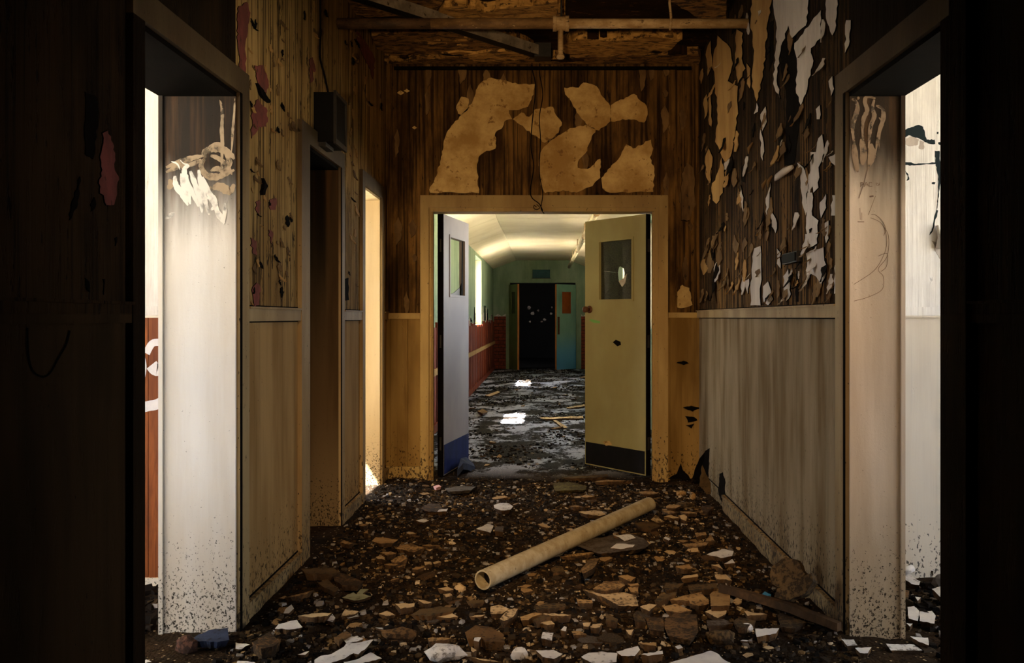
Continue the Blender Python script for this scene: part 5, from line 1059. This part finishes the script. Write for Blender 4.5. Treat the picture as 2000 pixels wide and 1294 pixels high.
# ------- cream tube
p0, p1 = on_floor(943, 1132, .075), on_floor(1268, 984, .075)
o = empty('cardboard_tube', (p0 + p1) / 2); tag(o, 'long dusty cream tube lying diagonally across the rubble', 'tube')
d = (p1 - p0) / 2; n = d.normalized(); r = .044
q = MB(); seg = 20
q.tube([-d, -d * .3, d * .3, d], r, seg, 0, False); q.tube([d, d * .3, -d * .3, -d], r - .007, seg, 0, False)
k0 = 0; k1 = 4 * seg
for end, flip in ((-d, 0), (d, 1)):
    u = n.orthogonal().normalized(); w_ = n.cross(u); k = len(q.v)
    for j in range(seg):
        a = 2 * math.pi * j / seg; e = u * math.cos(a) + w_ * math.sin(a); q.v += [tuple(end + e * r), tuple(end + e * (r - .007))]
    for j in range(seg):
        f_ = (k + 2 * j, k + 2 * ((j + 1) % seg), k + 2 * ((j + 1) % seg) + 1, k + 2 * j + 1); q.f.append(f_ if flip else f_[::-1]); q.mi.append(0)
q.build('tube_wall', M['tube'], o, True)
MB().tube([d * .97, d * .999], r - .0065, seg).build('end_disc', M['tube'], o)
MB().tube([-d * .93, -d * .92], r - .0072, seg).build('end_disc', M['kick_black'], o)  # black disc painting the shade inside the hollow near end
# ------- stick
a, c = on_floor(1406, 1146, .05), on_floor(1640, 1222, .05)
d = c - a; n = Vector((-d.y, d.x, 0)).normalized(); q = MB()
nn = 9; w0 = [.008, .014, .016, .015, .017, .016, .018, .016, .013]; v = []
for i in range(nn):
    t = i / (nn - 1); p = d * t + Z * (.012 * math.sin(t * 3)) + n * drnd.uniform(-.005, .005)
    v += [p + n * w0[i] + Z * .012, p - n * w0[i] + Z * .012, p - n * w0[i] - Z * .02, p + n * w0[i] - Z * .02]
fs = [(4 * i + j, 4 * i + (j + 1) % 4, 4 * i + 4 + (j + 1) % 4, 4 * i + 4 + j) for i in range(nn - 1) for j in range(4)] + [(3, 2, 1, 0), (4 * nn - 4, 4 * nn - 3, 4 * nn - 2, 4 * nn - 1)]
q.add(v, fs); o = q.build('wooden_stick', M['stickwood']); o.location = a; tag(o, 'splintered brown stick lying towards the foot of the right wall', 'stick')
# ------- broken slabs leaning on the right wall
def lean(pts, t, mat, label, x0):
    pp = jag(pts, 10, 2.2, drnd); c = on_x(sum(p[0] for p in pp) / len(pp), sum(p[1] for p in pp) / len(pp), x0)
    nrm = Vector((-.55, -.75, .35)).normalized(); top = [on_plane(px, py, c, nrm) for px, py in pp]
    org = Vector((c.x, c.y, min(p.z for p in top))); q = MB(); q.prism([p - org for p in top], -nrm * t, 0, 1); o = q.build('broken_slab', [M[mat], M['brown']]); o.location = org; tag(o, label, 'debris')
lean([(1503, 1120), (1508, 1105), (1535, 1086), (1556, 1092), (1572, 1120), (1560, 1140), (1518, 1146), (1506, 1138)], .05, 'brown', 'dark brown broken slab leaning on the right baseboard, the upper one', 1.06)
lean([(1512, 1165), (1518, 1148), (1560, 1132), (1585, 1118), (1588, 1135), (1570, 1160), (1540, 1172)], .06, 'brown', 'dark brown broken slab at the foot of the right baseboard, the lower one', 1.0)
# torn boards in the right back corner
def spike(pts, y_, label, mat='char'):
    pp = jag(pts, 8, 1.5, drnd); top = [on_y(px, py, y_) for px, py in pp]; org = Vector((top[0].x, y_, min(p.z for p in top)))
    q = MB(); q.prism([p - org for p in top], (0, .012, 0)); o = q.build('torn_board', M[mat]); o.location = org; tag(o, label, 'debris')
spike([(1352, 935), (1358, 915), (1366, 896), (1376, 884), (1378, 890), (1372, 905), (1370, 936)], 6.7, 'black torn wallboard spike standing in the right back corner')
spike([(1305, 935), (1322, 925), (1330, 905), (1334, 918), (1345, 928), (1350, 938)], 6.85, 'low black torn wallboard edge along the end wall at right')
spike([(1366, 948), (1372, 908), (1379, 925), (1392, 948), (1402, 962), (1380, 965)], 6.45, 'brown torn wallboard flap in front of the black spike', 'brown')
for p in ([(1320, 708), (1335, 704), (1345, 709), (1335, 712)], [(1334, 795), (1350, 792), (1368, 796), (1352, 803)], [(1338, 812), (1356, 814), (1362, 820), (1344, 824)], [(1340, 830), (1356, 826), (1350, 836)]):
    patch(p, 'cobweb_scratch', M['char'], we, fe, (0, -.013, 0), 4, 1)
# far room junk in the dark
for i, (px, py, sz) in enumerate([(1033, 600, 6), (1040, 612, 7), (1051, 606, 4), (1064, 624, 5), (1076, 612, 5), (1078, 600, 3), (1058, 628, 4), (1035, 628, 4)]):
    c = on_y(px, py, 25.5); s_ = sz / 95
    pts = [(math.cos(a) * s_ * drnd.uniform(.5, 1), 0, math.sin(a) * s_ * drnd.uniform(.5, 1)) for a in [j * 1.05 for j in range(6)]]
    q = MB(); q.prism(pts, (0, .02, 0)); o = q.build('hanging_rag', M['grey']); o.location = c; tag(o, 'pale rag or plaster scrap hanging in the dark room beyond the far doors', 'debris', 'pale scraps in the far dark room')

# ------- loose small shards, one by one (built once per shape, copied)
def proto(mat, k):
    n = drnd.choice([4, 5, 5, 6, 7]); q = MB(); a0 = drnd.uniform(0, 6)
    pts = []
    for j in range(n):
        a = a0 + 2 * math.pi * (j + drnd.uniform(-.28, .28)) / n; r_ = drnd.uniform(.55, 1)
        pts.append((math.cos(a) * r_, math.sin(a) * r_ * .72, 0))
    th = drnd.uniform(.16, .34); q.prism(pts, (0, 0, -th), 0, 1, drnd.uniform(.75, .95)); return q, th
ZONES = [  # y range, x range, count, kinds, label, group
    ((3.30, 3.9), (-1.12, 1.15), 62, ['cream', 'white', 'tan', 'brown', 'grey'], 'near', 'small loose plaster chip in the front rubble before the cream tube', 'loose chips in the front rubble'),
    ((3.9, 5.0), (-1.13, 1.15), 92, ['cream', 'tan', 'brown', 'rust', 'tan'], 'mid', 'small loose plaster chip scattered around the cream tube', 'loose chips around the tube'),
    ((5.0, 6.75), (-1.1, 1.1), 86, ['tan', 'cream', 'brown', 'rust', 'tan'], 'far', 'small loose plaster chip on the dirt before the double doorway', 'loose chips before the doorway'),
    ((7.3, 16), (-1.0, .55), 40, ['cream', 'grey', 'tan'], 'corr', 'small pale scrap littering the far corridor floor', 'scraps on the corridor floor'),
]
for (ya, yb), (xa, xb), cnt, kinds, zk, lab, grp in ZONES:
    protos = {}
    for k in kinds:
        for j in range(3):
            q, th = proto(k, j); m = q.mesh('plaster_chip'); m.materials.append(M[k]); m.materials.append(M['edge']); m.polygons.foreach_set('material_index', q.mi); protos[(k, j)] = (m, th)
    base_o = bpy.data.objects.new('plaster_chip', protos[(kinds[0], 0)][0])
    tag(base_o, lab, 'debris', grp)
    for i in range(cnt):
        o = base_o if i == 0 else base_o.copy(); C.objects.link(o)
        kd = drnd.choice(kinds); m, th = protos[(kd, drnd.randrange(3))]; o.data = m
        u = drnd.random(); yy = ya + (yb - ya) * u; x_ = drnd.uniform(xa, xb)
        s_ = drnd.choice([drnd.uniform(.018, .034), drnd.uniform(.03, .055), drnd.uniform(.05, .085) if i % 4 == 0 else .03]) * (1.2 if zk == 'corr' else 1)
        o.scale = (s_, s_, s_ * .8); o.rotation_euler = (drnd.gauss(.10, .13), drnd.gauss(0, .12), drnd.uniform(0, 6.28))
        o.location = (x_, yy, fz(x_, yy) + s_ * .8 * th * .85 + .002)
        kw = {'cream': 'cream plaster', 'white': 'white plaster', 'tan': 'tan plaster', 'brown': 'brown board', 'grey': 'grey board', 'rust': 'rusty brown'}[kd]
        sz = 'tiny' if s_ < .032 else 'small' if s_ < .055 else 'medium'
        q_ = (x_ - xa) / (xb - xa); side = 'towards the left wall' if q_ < .33 else 'in the middle' if q_ < .67 else 'towards the right wall'
        o['label'] = '%s %s chip %s, %s' % (sz, kw, side, {'near': 'in the front rubble', 'mid': 'around the cream tube', 'far': 'before the double doorway', 'corr': 'on the far corridor floor'}[zk])

# ------- rubble too small to count
def crumbs(name, label, mat, n, xr_, yr_, smin, smax, dens=None):
    q = MB(); r_ = random.Random(hash(name) % 1000 if False else len(name) * 7 + n)
    k = 0
    while k < n:
        x_ = r_.uniform(*xr_); yy = r_.uniform(*yr_)
        if dens and r_.random() > dens(x_, yy): continue
        s_ = smin + (smax - smin) * r_.random() ** 2.5; a = r_.uniform(0, 6.28); z0 = fz(x_, yy) - s_ * .15
        ca, sa = math.cos(a) * s_, math.sin(a) * s_; kx = r_.uniform(.4, .9); h1, h2, h3 = (s_ * r_.uniform(.15, .7) for _ in range(3))
        P = [(x_ + ca, yy + sa), (x_ - sa * kx, yy + ca * kx), (x_ - ca * r_.uniform(.5, 1), yy - sa), (x_ + sa * kx, yy - ca * kx)]
        b0 = len(q.v)
        q.v += [(p[0], p[1], z0) for p in P] + [(x_ + (p[0] - x_) * .8, yy + (p[1] - yy) * .8, z0 + h_ + s_ * .1) for p, h_ in zip(P, (h1, h2, h3, (h1 + h3) / 2))]
        q.f += [(b0 + 4, b0 + 5, b0 + 6, b0 + 7)] + [(b0 + j, b0 + (j + 1) % 4, b0 + 4 + (j + 1) % 4, b0 + 4 + j) for j in range(4)]; q.mi += [0] * 5; k += 1
    return tag(q.build(name, mat), label, 'rubble', None, 'stuff')
crumbs('fine_rubble', 'brown and cream crumbs of plaster covering the hallway floor', M['rubble'], 15000, (-1.16, 1.16), (2.7, 6.88), .004, .024, lambda x, y: .25 + .75 * (mnoise.noise((x * 2.2, y * 2.2, 9)) > -.12))
crumbs('black_grit', 'black grit and soot crumbs over the hallway floor', M['grit'], 14000, (-1.16, 1.16), (2.7, 6.88), .004, .026)
crumbs('corridor_grit', 'dark grit and litter on the far corridor floor', M['grit'], 8000, (-1.18, 1.18), (7.3, 21.8), .006, .03, lambda x, y: .08 + .92 * (mnoise.noise((x * 1.3, y * 1.1, 4)) > .05))
crumbs('right_room_rubble', 'dark rubble on the right room floor inside the doorway', M['grit'], 1600, (1.45, 2.4), (2.7, 4.36), .01, .05)
crumbs('left_room_rubble', 'dark rubble on the left room floor inside the first doorway', M['grit'], 1200, (-2.3, -1.54), (2.7, 4.05), .01, .06)
